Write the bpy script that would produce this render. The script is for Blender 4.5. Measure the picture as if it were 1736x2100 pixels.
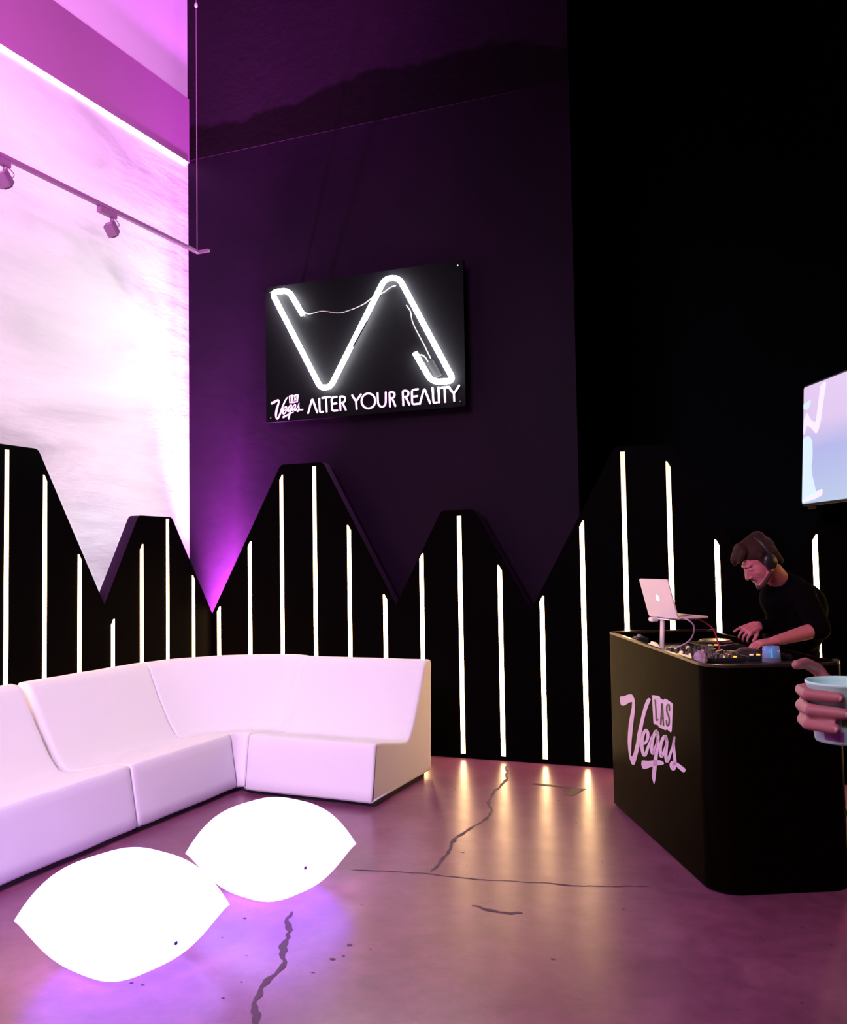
import bpy, bmesh, math, random
from mathutils import Vector, Matrix, noise
from mathutils.bvhtree import BVHTree
from mathutils.geometry import tessellate_polygon
random.seed(7)
sc = bpy.context.scene
for o in list(bpy.data.objects): bpy.data.objects.remove(o, do_unlink=True)
C = sc.collection
V = Vector
PI = math.pi

# ---------------------------------------------------------------- camera
cam_d = bpy.data.cameras.new('camera'); cam = bpy.data.objects.new('camera', cam_d); C.objects.link(cam)
Rv = V((0.92425701, 0.38142605, -0.01622211)); Uv = V((0.03418093, -0.04035528, 0.99860058)); Fv = V((-0.38023762, 0.92351807, 0.05033615))
m = Matrix(((Rv.x, Uv.x, -Fv.x, 0), (Rv.y, Uv.y, -Fv.y, 0), (Rv.z, Uv.z, -Fv.z, 1.5), (0, 0, 0, 1)))
cam.matrix_world = m
cam_d.sensor_fit = 'HORIZONTAL'; cam_d.sensor_width = 36; cam_d.lens = 36 * 1914.3 / 1736
cam_d.clip_start = 0.05; cam_d.clip_end = 100
sc.camera = cam

# ---------------------------------------------------------------- world, exposure, lights
sc.view_settings.view_transform = 'Standard'; sc.view_settings.look = 'None'
sc.view_settings.exposure = 0.0; sc.view_settings.gamma = 1.0; sc.view_settings.use_curve_mapping = False
w = bpy.data.worlds.new('world'); sc.world = w; w.use_nodes = True
w.node_tree.nodes['Background'].inputs[0].default_value = (0.35, 0.12, 0.45, 1)
w.node_tree.nodes['Background'].inputs[1].default_value = 0.004

def area(name, loc, target, size, energy, col, sy=None, spread=180):
    d = bpy.data.lights.new(name, 'AREA'); d.energy = energy; d.color = col; d.spread = math.radians(spread)
    d.shape = 'RECTANGLE'; d.size = size; d.size_y = sy or size
    o = bpy.data.objects.new(name, d); C.objects.link(o); o.location = loc
    o.rotation_euler = (V(target) - V(loc)).to_track_quat('-Z', 'Y').to_euler()
    return o
def spot(name, loc, target, energy, col, ang=50, blend=.6, r=.06):
    d = bpy.data.lights.new(name, 'SPOT'); d.energy = energy; d.color = col
    d.spot_size = math.radians(ang); d.spot_blend = blend; d.shadow_soft_size = r
    o = bpy.data.objects.new(name, d); C.objects.link(o); o.location = loc
    o.rotation_euler = (V(target) - V(loc)).to_track_quat('-Z', 'Y').to_euler()
    return o

PINK = (1.0, 0.45, 0.95)
# pink event floodlight high behind the photographer, then an added fill
area('pink_room_flood', (-2.3, -0.6, 3.9), (-3.1, 4.2, 0.2), 1.4, 120, (1.0, 0.68, 1.0), spread=100)
area('room_fill', (-0.6, -1.5, 4.5), (-0.8, 3.2, 0.0), 2.0, 68, (0.92, 0.62, 0.88))  # unseen weak fill, added to lift the dark floor
# magenta wash over the upper left wall and its bulkhead
spot('magenta_wall_wash', (-1.2, 2.5, 3.4), (-5.1, 5.2, 7.0), 1250, (1.0, 0.26, 0.95), 68, .6, .2)
area('mauve_wall_wash', (-1.5, 0.5, 5.6), (-5.1, 4.6, 3.6), .8, 46, (1.0, 0.50, 1.0), spread=80)
# row of uplights on the floor behind the left zigzag panels
area('wall_uplight', (-4.95, 4.3, 0.55), (-5.06, 4.3, 3.0), 5.0, 130, (1.0, 0.92, 1.0), .10, 150).rotation_euler = (PI, math.radians(3), PI/2)
area('corner_uplight', (-4.84, 6.82, 0.50), (-4.68, 6.91, 1.40), .34, 760, (0.84, 0.16, 1.0), .03, 48)
# purple wash on the top of the dark wall
spot('purple_upper_wash', (-2.6, 2.6, 3.3), (-3.9, 6.9, 6.8), 420, (0.62, 0.12, 1.0), 50, 1.0, .3)
# crimson lamp for the performer
spot('performer_spot', (-1.4, 2.4, 3.4), (-0.25, 5.3, 1.2), 150, (1.0, 0.10, 0.30), 18, .7, .1)
# amber glow from the room beyond the booth
area('amber_side_room', (1.9, 5.6, 1.8), (0.5, 5.2, 0.0), 1.0, 16, (1.0, 0.45, 0.12))
spot('red_side_lamp', (0.45, 8.6, 4.2), (0.25, 3.4, 0.0), 260, (1.0, 0.14, 0.24), 40, .9, .12)

# ---------------------------------------------------------------- materials
def mat(name, base, rough=.5, metal=0, emit=None, es=0, spec=.5, alpha=None, coat=0, trans=0):
    m = bpy.data.materials.new(name); m.use_nodes = True
    b = m.node_tree.nodes['Principled BSDF']
    b.inputs['Base Color'].default_value = (*base, 1); b.inputs['Roughness'].default_value = rough
    b.inputs['Metallic'].default_value = metal; b.inputs['Specular IOR Level'].default_value = spec
    if emit: b.inputs['Emission Color'].default_value = (*emit, 1); b.inputs['Emission Strength'].default_value = es
    if coat: b.inputs['Coat Weight'].default_value = coat
    if trans: b.inputs['Transmission Weight'].default_value = trans
    # a touch of procedural unevenness in the gloss
    nt = m.node_tree; n = nt.nodes.new('ShaderNodeTexNoise'); n.inputs['Scale'].default_value = 9
    tc = nt.nodes.new('ShaderNodeTexCoord'); nt.links.new(tc.outputs['Object'], n.inputs['Vector'])
    mr = nt.nodes.new('ShaderNodeMapRange'); nt.links.new(n.outputs['Fac'], mr.inputs['Value'])
    mr.inputs['To Min'].default_value = max(rough - .05, 0.02); mr.inputs['To Max'].default_value = min(rough + .05, 1)
    nt.links.new(mr.outputs['Result'], b.inputs['Roughness'])
    return m
def nodes(m): return m.node_tree.nodes, m.node_tree.links, m.node_tree.nodes['Principled BSDF']
def add_bump(m, scale, strength, dist=.02, detail=6, coord='Object', stretch=None):
    N, L, b = nodes(m)
    tc = N.new('ShaderNodeTexCoord'); mp = N.new('ShaderNodeMapping'); L.new(tc.outputs[coord], mp.inputs['Vector'])
    if stretch: mp.inputs['Scale'].default_value = stretch
    n = N.new('ShaderNodeTexNoise'); n.inputs['Scale'].default_value = scale; n.inputs['Detail'].default_value = detail
    L.new(mp.outputs[0], n.inputs['Vector'])
    bp = N.new('ShaderNodeBump'); bp.inputs['Strength'].default_value = strength; bp.inputs['Distance'].default_value = dist
    L.new(n.outputs['Fac'], bp.inputs['Height']); L.new(bp.outputs[0], b.inputs['Normal'])
    return n, mp
def ramp_col(m, scale, stops, detail=8, stretch=None, rough=.6, dist=0):
    N, L, b = nodes(m)
    tc = N.new('ShaderNodeTexCoord'); mp = N.new('ShaderNodeMapping'); L.new(tc.outputs['Object'], mp.inputs['Vector'])
    if stretch: mp.inputs['Scale'].default_value = stretch
    n = N.new('ShaderNodeTexNoise'); n.inputs['Scale'].default_value = scale; n.inputs['Detail'].default_value = detail
    n.inputs['Roughness'].default_value = rough; n.inputs['Distortion'].default_value = dist
    L.new(mp.outputs[0], n.inputs['Vector'])
    r = N.new('ShaderNodeValToRGB'); e = r.color_ramp.elements
    e[0].position = stops[0][0]; e[0].color = (*stops[0][1], 1); e[1].position = stops[-1][0]; e[1].color = (*stops[-1][1], 1)
    for p, c in stops[1:-1]:
        k = e.new(p); k.color = (*c, 1)
    L.new(n.outputs['Fac'], r.inputs['Fac']); L.new(r.outputs['Color'], b.inputs['Base Color'])
    return r, n

M = {}
# polished stained concrete
fm = M['concrete'] = mat('polished_concrete', (.4, .25, .25), .3, spec=.7)
r, n = ramp_col(fm, 1.3, [(.20, (.12, .028, .068)), (.5, (.19, .055, .118)), (.80, (.28, .105, .17))], detail=12, rough=.66, dist=.15)
N, L, b = nodes(fm)
fine = N.new('ShaderNodeTexNoise'); fine.inputs['Scale'].default_value = 11; fine.inputs['Detail'].default_value = 14; fine.inputs['Roughness'].default_value = .72
tcf = N.new('ShaderNodeTexCoord'); L.new(tcf.outputs['Object'], fine.inputs['Vector'])
mrf = N.new('ShaderNodeMapRange'); mrf.inputs['From Min'].default_value = .3; mrf.inputs['From Max'].default_value = .7; mrf.inputs['To Min'].default_value = .72; mrf.inputs['To Max'].default_value = 1.22
L.new(fine.outputs['Fac'], mrf.inputs['Value'])
mx_ = N.new('ShaderNodeMix'); mx_.data_type = 'RGBA'; mx_.blend_type = 'MULTIPLY'; mx_.inputs['Factor'].default_value = 1
L.new(r.outputs['Color'], mx_.inputs['A']); L.new(mrf.outputs[0], mx_.inputs['B']); L.new(mx_.outputs['Result'], b.inputs['Base Color'])
tc = N.new('ShaderNodeTexCoord')
n2 = N.new('ShaderNodeTexNoise'); n2.inputs['Scale'].default_value = 5; n2.inputs['Detail'].default_value = 10; n2.inputs['Distortion'].default_value = .3
L.new(tc.outputs['Object'], n2.inputs['Vector'])
mr = N.new('ShaderNodeMapRange'); mr.inputs['To Min'].default_value = .20; mr.inputs['To Max'].default_value = .42
mr.inputs['From Min'].default_value = .3; mr.inputs['From Max'].default_value = .7
L.new(n2.outputs['Fac'], mr.inputs['Value'])
bmp = N.new('ShaderNodeBump'); bmp.inputs['Strength'].default_value = .12; bmp.inputs['Distance'].default_value = .01
L.new(n2.outputs['Fac'], bmp.inputs['Height']); L.new(bmp.outputs[0], b.inputs['Normal'])

# pale plaster wall with trowel clouds
pm = M['plaster'] = mat('pale_plaster', (.8, .78, .8), .75, spec=.25)
ramp_col(pm, 1.0, [(.32, (.52, .49, .53)), (.46, (.74, .70, .74)), (.6, (.82, .79, .82))], detail=7, stretch=(1, .45, 1.8), rough=.55, dist=.8)
add_bump(pm, 3.5, .35, .02, 5, stretch=(1, .5, 2))
M['bulkhead'] = mat('shaded_bulkhead', (.32, .115, .29), .7, spec=.2)  # shade around the ledge is put into this darker band colour
M['upper_paint'] = mat('lilac_upper_paint', (.80, .62, .82), .7, spec=.2)
# black wall paint, blotchy
dm = M['dark_wall'] = mat('black_wall_paint', (.012, .008, .012), .55, spec=.05)
ramp_col(dm, .9, [(.3, (.006, .0016, .0075)), (.7, (.011, .0028, .0120))], detail=9, rough=.6)
add_bump(dm, 14, .10, .01, 8)
um = M['dark_upper'] = mat('patched_black_paint', (.02, .012, .02), .6, spec=.03)
N, L, b = nodes(um)
tc = N.new('ShaderNodeTexCoord'); sp = N.new('ShaderNodeSeparateXYZ'); L.new(tc.outputs['Object'], sp.inputs[0])
nz = N.new('ShaderNodeTexNoise'); nz.inputs['Scale'].default_value = 1.4; nz.inputs['Detail'].default_value = 9; L.new(tc.outputs['Object'], nz.inputs['Vector'])
ma = N.new('ShaderNodeMath'); ma.operation = 'MULTIPLY_ADD'; ma.inputs[1].default_value = .7; L.new(nz.outputs['Fac'], ma.inputs[0]); L.new(sp.outputs['Z'], ma.inputs[2])
rr = N.new('ShaderNodeValToRGB'); mr = N.new('ShaderNodeMapRange'); mr.inputs['From Min'].default_value = 5.2; mr.inputs['From Max'].default_value = 6.8
L.new(ma.outputs[0], mr.inputs['Value']); L.new(mr.outputs[0], rr.inputs['Fac'])
e = rr.color_ramp.elements; e[0].position = .40; e[0].color = (.007, .003, .006, 1); e[1].position = .43; e[1].color = (.018, .006, .018, 1)
L.new(rr.outputs['Color'], b.inputs['Base Color']); add_bump(um, 14, .25, .01, 8)
M['void'] = mat('unlit_black_paint', (.004, .004, .005), .8, spec=.05)
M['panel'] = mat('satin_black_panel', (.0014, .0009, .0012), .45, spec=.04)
M['panel_edge'] = mat('panel_edge_bounce', (.026, .007, .030), .6, spec=.05)  # purple bounce from the wall is put into the edge colour
# white coated upholstery
sm = M['sofa'] = mat('white_upholstery', (.75, .735, .77), .6, spec=.15)
add_bump(sm, 7, .12, .01, 4)
M['sofa_base'] = mat('black_sofa_base', (.01, .01, .01), .8)
# glowing polyethylene
gm = M['glow'] = mat('glowing_polyethylene', (.8, .78, .82), .35, emit=(.43, .215, 1.0), es=4.9, spec=.4)
M['plug'] = mat('grey_plug', (.12, .08, .14), .5)
# light strip: emission fades a little towards its far end (supply end is brightest)
lm = M['strip'] = mat('led_strip_diffuser', (.8, .75, .65), .5, emit=(1, .60, .27), es=6)
N, L, b = nodes(lm)
tc = N.new('ShaderNodeTexCoord'); sp = N.new('ShaderNodeSeparateXYZ'); L.new(tc.outputs['Object'], sp.inputs[0])
mr = N.new('ShaderNodeMapRange'); mr.inputs['From Min'].default_value = 2.3; mr.inputs['From Max'].default_value = 1.3
mr.inputs['To Min'].default_value = 0; mr.inputs['To Max'].default_value = 1; L.new(sp.outputs['Z'], mr.inputs['Value'])
pw = N.new('ShaderNodeMath'); pw.operation = 'POWER'; pw.inputs[1].default_value = 2.4; L.new(mr.outputs[0], pw.inputs[0])
md_ = N.new('ShaderNodeMath'); md_.operation = 'MULTIPLY_ADD'; md_.inputs[1].default_value = 18; md_.inputs[2].default_value = 1.15; L.new(pw.outputs[0], md_.inputs[0]); L.new(md_.outputs[0], b.inputs['Emission Strength'])
M['cove_led'] = mat('cove_led', (.8, .7, .8), .5, emit=(1, .62, 1), es=3)
M['neon'] = mat('white_neon_tube', (.9, .95, .9), .3, emit=(.90, 1.0, .90), es=75)
M['board'] = mat('black_acrylic_board', (.0045, .0038, .0052), .45, spec=.02)
M['vinyl'] = mat('white_vinyl_letters', (.62, .46, .62), .5)
M['letter_face'] = mat('glow_added_letters', (.9, .7, .9), .4, emit=(1.0, .50, .98), es=.62)  # vinyl letters; glow added for the pink light falling on them
M['ink'] = mat('black_ink', (.012, .008, .012), .5)
M['booth'] = mat('satin_black_laminate', (.0018, .0010, .0003), .36, spec=.045)
M['rim'] = mat('dark_bronze_rim', (.05, .035, .02), .3, metal=.6)
M['gear'] = mat('black_gear_plastic', (.012, .012, .014), .35)
M['knob'] = mat('glossy_knob', (.10, .09, .08), .25, spec=.7)
M['knob_light'] = mat('pale_knob', (.75, .6, .42), .3, emit=(1, .75, .4), es=.5)
M['led_orange'] = mat('orange_indicator', (.8, .3, .05), .4, emit=(1, .25, .03), es=2.5)
M['platter'] = mat('brushed_platter', (.55, .48, .30), .28, metal=.9)
M['alu'] = mat('silver_aluminium', (.80, .74, .72), .42, metal=.35)
M['logo_glow'] = mat('backlit_logo', (1, 1, 1), .4, emit=(1, .95, 1), es=1.6)
M['screen_dark'] = mat('laptop_screen', (.02, .02, .03), .2)
M['cable_w'] = mat('pale_cable', (.45, .30, .42), .45)
M['cable_r'] = mat('red_cable', (.35, .02, .06), .45)
M['blue'] = mat('blue_drink', (.02, .22, .60), .2, emit=(.0, .16, .5), es=.35)  # faint glow added to brighten the drink inside the glass
M['cyan'] = mat('cyan_band', (.02, .6, .65), .3, emit=(0, .5, .55), es=.4)
M['glass'] = mat('thick_clear_glass', (.55, .60, .80), .08)
M['glass'].node_tree.nodes['Principled BSDF'].inputs['Alpha'].default_value = .22
M['skin'] = mat('skin', (.42, .14, .15), .5)
add_bump(M['skin'], 60, .1, .002, 4)
M['hair'] = mat('auburn_hair', (.022, .009, .004), .7, spec=.2); add_bump(M['hair'], 45, .9, .01, 5, stretch=(1, 1, .25))
M['beard'] = mat('brown_stubble', (.045, .018, .012), .8)
M['black_cloth'] = mat('black_cotton', (.0016, .0014, .0020), .9, spec=.03); add_bump(M['black_cloth'], 12, .3, .02, 4)
M['shoe'] = mat('black_shoe', (.015, .015, .015), .4)
M['cup'] = mat('white_paper_cup', (.60, 1.0, .88), .5)
M['wire'] = mat('clear_cable', (.16, .13, .15), .4)
M['transformer'] = mat('dark_transformer', (.004, .003, .006), .5)
M['rail'] = mat('magenta_lit_track_metal', (.30, .12, .28), .4, metal=.2)  # white rail; its magenta light is put into the base colour
M['tape'] = mat('brown_tape', (.03, .011, .014), .6)
M['crack'] = mat('crack_filler', (.075, .028, .05), .7)
M['wood'] = mat('amber_crate_wood', (.50, .26, .08), .6)

for k_, io in (('booth', 1.17), ('panel', 1.18)): M[k_].node_tree.nodes['Principled BSDF'].inputs['IOR'].default_value = io

# ---------------------------------------------------------------- helpers
def link(name, me, m, parent=None, smooth=False):
    o = bpy.data.objects.new(name, me); C.objects.link(o)
    if m: me.materials.append(m)
    if smooth:
        for p in me.polygons: p.use_smooth = True
    if parent:
        o.parent = parent; o.matrix_parent_inverse = Matrix.Translation(parent.location).inverted()
    return o
def fin(name, bm, m, parent=None, smooth=False, bevel=0, seg=3):
    if bevel:
        bmesh.ops.remove_doubles(bm, verts=bm.verts, dist=1e-5)
        ed = [e for e in bm.edges if len(e.link_faces) == 2 and e.calc_face_angle(0) > .5]
        bmesh.ops.bevel(bm, geom=ed, offset=bevel, segments=seg, affect='EDGES', clamp_overlap=True)
    bmesh.ops.recalc_face_normals(bm, faces=bm.faces)
    me = bpy.data.meshes.new(name); bm.to_mesh(me); bm.free()
    return link(name, me, m, parent, smooth)
def box(bm, lo, hi, M4=None):
    vs = [bm.verts.new((x, y, z)) for x in (lo[0], hi[0]) for y in (lo[1], hi[1]) for z in (lo[2], hi[2])]
    for q in ((0, 1, 3, 2), (4, 6, 7, 5), (0, 4, 5, 1), (2, 3, 7, 6), (0, 2, 6, 4), (1, 5, 7, 3)): bm.faces.new([vs[i] for i in q])
    if M4: bmesh.ops.transform(bm, matrix=M4, verts=vs)
    return vs
def prism(bm, pts, f0, f1):
    a = [bm.verts.new(f0(*p)) for p in pts]; b = [bm.verts.new(f1(*p)) for p in pts]; n = len(pts)
    bm.faces.new(a); bm.faces.new(b[::-1])
    for i in range(n): bm.faces.new((a[i], b[i], b[(i + 1) % n], a[(i + 1) % n]))
    return a + b
def tube(bm, pts, r, seg=10, closed=False):
    pts = [V(p) for p in pts]; rs = r if isinstance(r, (list, tuple)) else [r] * len(pts); rings = []
    up = V((0, 0, 1)); prev = None
    for i, p in enumerate(pts):
        t = (pts[min(i + 1, len(pts) - 1)] - pts[max(i - 1, 0)]).normalized()
        x = t.cross(up if prev is None else prev)
        if prev is None:
            if x.length < .05: x = t.cross(V((1, 0, 0)))
            x.normalize(); y = x.cross(t).normalized()
        else:
            y = (prev - t * prev.dot(t)).normalized(); x = t.cross(y)
        prev = y
        rings.append([bm.verts.new(p + (x * math.cos(a) + y * math.sin(a)) * rs[i]) for a in [2 * PI * k / seg for k in range(seg)]])
    for i in range(len(rings) - 1):
        for k in range(seg): bm.faces.new((rings[i][k], rings[i][(k + 1) % seg], rings[i + 1][(k + 1) % seg], rings[i + 1][k]))
    bm.faces.new(rings[0][::-1]); bm.faces.new(rings[-1])
def cat(pts, K=6):
    P = [V(p) for p in pts]; P = [2 * P[0] - P[1]] + P + [2 * P[-1] - P[-2]]; out = []
    for i in range(len(P) - 3):
        a, b, c, d = P[i:i + 4]
        for k in range(K):
            u = k / K; out.append(.5 * (2 * b + (c - a) * u + (2 * a - 5 * b + 4 * c - d) * u * u + (3 * b - a - 3 * c + d) * u ** 3))
    out.append(P[-2]); return out
def rounded(pts, r, K=6):
    "round the inner corners of a polyline"
    P = [V(p) for p in pts]; out = [P[0]]
    for i in range(1, len(P) - 1):
        a = (P[i - 1] - P[i]); b = (P[i + 1] - P[i]); d = min(r, a.length * .45, b.length * .45)
        A = P[i] + a.normalized() * d; B = P[i] + b.normalized() * d
        for k in range(K + 1):
            u = k / K; out.append(A * (1 - u) ** 2 + P[i] * 2 * u * (1 - u) + B * u * u)
    out.append(P[-1]); return out
def lathe(bm, prof, seg=32, c=(0, 0, 0), M4=None):
    rings = []; allv = []
    for r, z in prof:
        ring = [bm.verts.new((c[0] + r * math.cos(2 * PI * k / seg), c[1] + r * math.sin(2 * PI * k / seg), c[2] + z)) for k in range(seg)]
        rings.append(ring); allv += ring
    for i in range(len(rings) - 1):
        for k in range(seg): bm.faces.new((rings[i][k], rings[i][(k + 1) % seg], rings[i + 1][(k + 1) % seg], rings[i + 1][k]))
    bm.faces.new(rings[0][::-1]); bm.faces.new(rings[-1])
    if M4: bmesh.ops.transform(bm, matrix=M4, verts=allv)
def tag(o, label, catg, group=None, kind=None):
    if label: o['label'] = label
    if catg: o['category'] = catg
    if group: o['group'] = group
    if kind: o['kind'] = kind
    return o
def thing(name, label, catg, loc=(0, 0, 0), group=None):
    o = bpy.data.objects.new(name, None); o.empty_display_size = .1; C.objects.link(o); o.location = loc
    return tag(o, label, catg, group)
def struct(name, bm, m, **k):
    o = fin(name, bm, m, **k); o['kind'] = 'structure'; return o

# body builder: overlapping tapered limbs fused by a voxel remesh into one continuous surface
def capsule(bm, a, b, ra, rb):
    a = V(a); b = V(b); t = bmesh.new()
    for p, r in ((a, ra), (b, rb)): bmesh.ops.create_icosphere(t, subdivisions=3, radius=r, matrix=Matrix.Translation(p))
    res = bmesh.ops.convex_hull(t, input=t.verts)
    bmesh.ops.delete(t, geom=list({g for g in res['geom_interior'] + res['geom_unused'] if isinstance(g, bmesh.types.BMVert)}), context='VERTS')
    me = bpy.data.meshes.new('tmp'); t.to_mesh(me); t.free(); bm.from_mesh(me); bpy.data.meshes.remove(me)
def ellip(bm, c, rx, ry, rz, rot=None):
    M4 = Matrix.Translation(V(c)) @ (rot.to_4x4() if rot else Matrix.Identity(4)) @ Matrix.Diagonal((rx, ry, rz, 1))
    bmesh.ops.create_icosphere(bm, subdivisions=3, radius=1, matrix=M4)
def fuse(name, bm, voxel, m, parent=None, smooth_it=3):
    me = bpy.data.meshes.new(name); bm.to_mesh(me); bm.free()
    o = bpy.data.objects.new(name, me); C.objects.link(o)
    r = o.modifiers.new('r', 'REMESH'); r.mode = 'VOXEL'; r.voxel_size = voxel; r.use_smooth_shade = True
    s = o.modifiers.new('s', 'SMOOTH'); s.factor = .5; s.iterations = smooth_it
    dg = bpy.context.evaluated_depsgraph_get(); dg.update()
    nm = bpy.data.meshes.new_from_object(o.evaluated_get(dg)); bpy.data.objects.remove(o, do_unlink=True); bpy.data.meshes.remove(me)
    nm.name = name
    return link(name, nm, m, parent, True)

# ================================================================ the room
XW = -5.10; YW = 6.90; YP = 6.676; XP = -4.704; HC = 7.0; ZL = 5.13; ZU = 5.72
bm = bmesh.new(); box(bm, (-5.4, -3.0, -.1), (4.0, 10.0, 0)); floor = struct('floor', bm, M['concrete'])
bm = bmesh.new(); box(bm, (-5.4, -3.0, HC), (4.0, 10.0, HC + .1)); struct('ceiling', bm, M['void'])
# left wall, in three bands: plaster, projecting bulkhead, upper wall
bm = bmesh.new(); box(bm, (XW - .2, -3.0, 0), (XW, YW, ZL)); struct('wall_left', bm, M['plaster'])
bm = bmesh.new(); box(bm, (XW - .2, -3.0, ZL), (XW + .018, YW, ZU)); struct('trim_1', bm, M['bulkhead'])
bm = bmesh.new(); box(bm, (XW - .2, -3.0, ZU), (XW, YW, HC)); struct('wall_left_upper', bm, M['upper_paint'])
# dark wall: lower leaf, upper leaf standing slightly proud, with a free right end
XE = -1.58
bm = bmesh.new(); box(bm, (XW - .2, YW, 0), (XE, YW + .35, ZL + .02)); struct('wall_back', bm, M['dark_wall'])
bm = bmesh.new(); box(bm, (XW - .2, YW - .006, ZL + .02), (XE, YW + .35, HC)); struct('wall_back_upper', bm, M['dark_upper'])
bm = bmesh.new(); box(bm, (XW - .2, 9.6, 0), (4.0, 9.8, HC)); struct('wall_rear', bm, M['void'])
bm = bmesh.new(); box(bm, (3.9, -3.0, 0), (4.1, 9.8, HC)); struct('wall_right', bm, M['void'])
# cove light line under the bulkhead
bm = bmesh.new(); box(bm, (XW, -1.0, ZL - .028), (XW + .022, YW - .03, ZL - .002))
tag(fin('cove_light', bm, M['cove_led']), 'thin glowing pink light line running along the top of the pale left wall', 'light strip')

# cracks and tape on the concrete
def floor_line(name, pts, wd, m, label, catg, jit=.02, z=.0012):
    P = cat([(x, y, 0) for x, y in pts], 10); bm = bmesh.new(); prev = None
    for i, p in enumerate(P):
        t = (P[min(i + 1, len(P) - 1)] - P[max(i - 1, 0)]); t.z = 0; t.normalize(); n = V((-t.y, t.x, 0))
        q = p + n * (noise.noise(p * 6) * jit + noise.noise(p * 23) * jit * .5)
        wv = wd * .75 * (.35 + 1.1 * abs(noise.noise(p * 9 + V((3, 1, 0))))) * (.2 if i in (0, len(P) - 1) else 1)
        a = bm.verts.new((q.x + n.x * wv, q.y + n.y * wv, z)); b_ = bm.verts.new((q.x - n.x * wv, q.y - n.y * wv, z))
        if prev: bm.faces.new((prev[0], prev[1], b_, a))
        prev = (a, b_)
    return tag(fin(name, bm, m), label, catg)
CR = [('long crack winding from the dark panels down to the middle of the floor', [(-2.07, 6.53), (-1.95, 6.15), (-1.93, 5.9), (-1.897, 5.58), (-1.80, 5.35), (-1.773, 5.17), (-1.80, 4.85), (-1.783, 4.67), (-1.75, 4.45), (-1.735, 4.22)], .020),
      ('thin straight joint crossing the floor from the glowing table to the booth', [(-2.10, 4.12), (-1.9, 4.16), (-1.727, 4.19), (-1.5, 4.20), (-1.257, 4.233), (-1.0, 4.28), (-.724, 4.369)], .011),
      ('wide wandering crack at the lower edge of the photo', [(-2.101, 3.55), (-2.08, 3.45), (-1.985, 3.33), (-1.93, 3.20), (-1.868, 3.07), (-1.83, 2.9), (-1.794, 2.773), (-1.73, 2.70), (-1.705, 2.62), (-1.66, 2.4)], .022),
      ('short dark scuff in the middle of the open floor', [(-1.40, 3.88), (-1.33, 3.86), (-1.24, 3.84), (-1.17, 3.87)], .020)]
for lb, pts, wd in CR:
    o = floor_line('floor_crack', pts, wd, M['crack'], lb, 'floor crack')
def tape(pts, lb):
    bm = bmesh.new(); prism(bm, pts, lambda x, y: (x, y, .0005), lambda x, y: (x, y, .0022)); tag(fin('floor_tape', bm, M['tape']), lb, 'tape')
tape([(-1.745, 6.085), (-1.475, 6.055), (-1.475, 6.02), (-1.745, 6.05)], 'long narrow strip of dark tape on the floor before the panels')
tape([(-1.455, 6.03), (-1.385, 6.035), (-1.42, 5.84), (-1.485, 5.835)], 'short dark rectangle of tape on the floor beside the long strip')
bm = bmesh.new()
for i in range(46):
    x = random.uniform(-2.6, .1); y = random.uniform(2.5, 6.2); s = random.uniform(.004, .013); k = random.uniform(.3, 1)
    a0 = random.uniform(0, 6); vs = [bm.verts.new((x + s * math.cos(a0 + a) * random.uniform(.6, 1.3), y + s * k * math.sin(a0 + a) * random.uniform(.6, 1.3), .0011)) for a in [PI * 2 * j / 8 for j in range(8)]]
    bm.faces.new(vs)
o = fin('floor_specks', bm, M['crack']); tag(o, 'small dark specks and chips scattered over the concrete floor', 'floor specks', kind='stuff')

# ================================================================ zigzag panels with light strips
TH = .09
SL = 1.82; ZV = 1.11
def round_prof(pts, r=.03):
    return [(p.x, p.y) for p in rounded([(a, b, 0) for a, b in [pts[0]] + pts[1:] ], r, 4)]
def panel(axis, u0, pk0, pk1, u1, zp, zv0, zv1, strips, label):
    "axis x: panel in plane y=YP; axis y: panel in plane x=XP; u runs left to right as seen"
    f = (lambda u, z, d: (u, YP + d, z)) if axis == 'x' else (lambda u, z, d: (XP - d, u, z))
    o = thing('zigzag_panel', label, 'wall panel', f(u0, 0, 0), 'black zigzag panels with light strips')
    prof = [(u0, 0)] + round_prof([(u0, zv0), (pk0, zp), (pk1, zp), (u1, zv1)]) + [(u1, 0)]
    def top(u):
        if u < pk0: return zv0 + (zp - zv0) * (u - u0) / (pk0 - u0)
        if u > pk1: return zv1 + (zp - zv1) * (u1 - u) / (u1 - pk1)
        return zp
    bm = bmesh.new(); prism(bm, prof, lambda u, z: f(u, z, 0), lambda u, z: f(u, z, TH))
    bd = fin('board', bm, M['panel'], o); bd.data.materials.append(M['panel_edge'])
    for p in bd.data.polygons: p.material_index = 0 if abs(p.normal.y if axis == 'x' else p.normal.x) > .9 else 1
    hw = .0165
    for s, zt in strips:
        bm = bmesh.new()
        sl = 0 if zt > zp - .07 else (SL if s < (pk0 + pk1) / 2 else -SL)
        z0 = .035
        pts = [(s - hw, z0), (s + hw, z0), (s + hw, zt + min(0, sl) * hw * 1.6), (s - hw, zt - max(0, sl) * hw * 1.6)]
        if sl > 0: pts = [(s - hw, z0), (s + hw, z0), (s + hw, zt), (s + hw * .4, zt), (s - hw, zt - SL * hw * 1.4)]
        elif sl < 0: pts = [(s - hw, z0), (s + hw, z0), (s + hw, zt - SL * hw * 1.4), (s - hw * .4, zt), (s - hw, zt)]
        prism(bm, pts, lambda u, z: f(u, z, -.004), lambda u, z: f(u, z, .01))
        fin('light_strip', bm, M['strip'], o)
    return o
panel('x', XP, -4.022, -3.624, -2.992, 2.30, 1.068, 1.148, [(-4.635, 1.126), (-4.325, 1.672), (-4.015, 2.215), (-3.705, 2.271), (-3.395, 1.781), (-3.085, 1.228)],
      'tall black zigzag panel at the corner, directly behind the curved part of the sofa')
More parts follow.
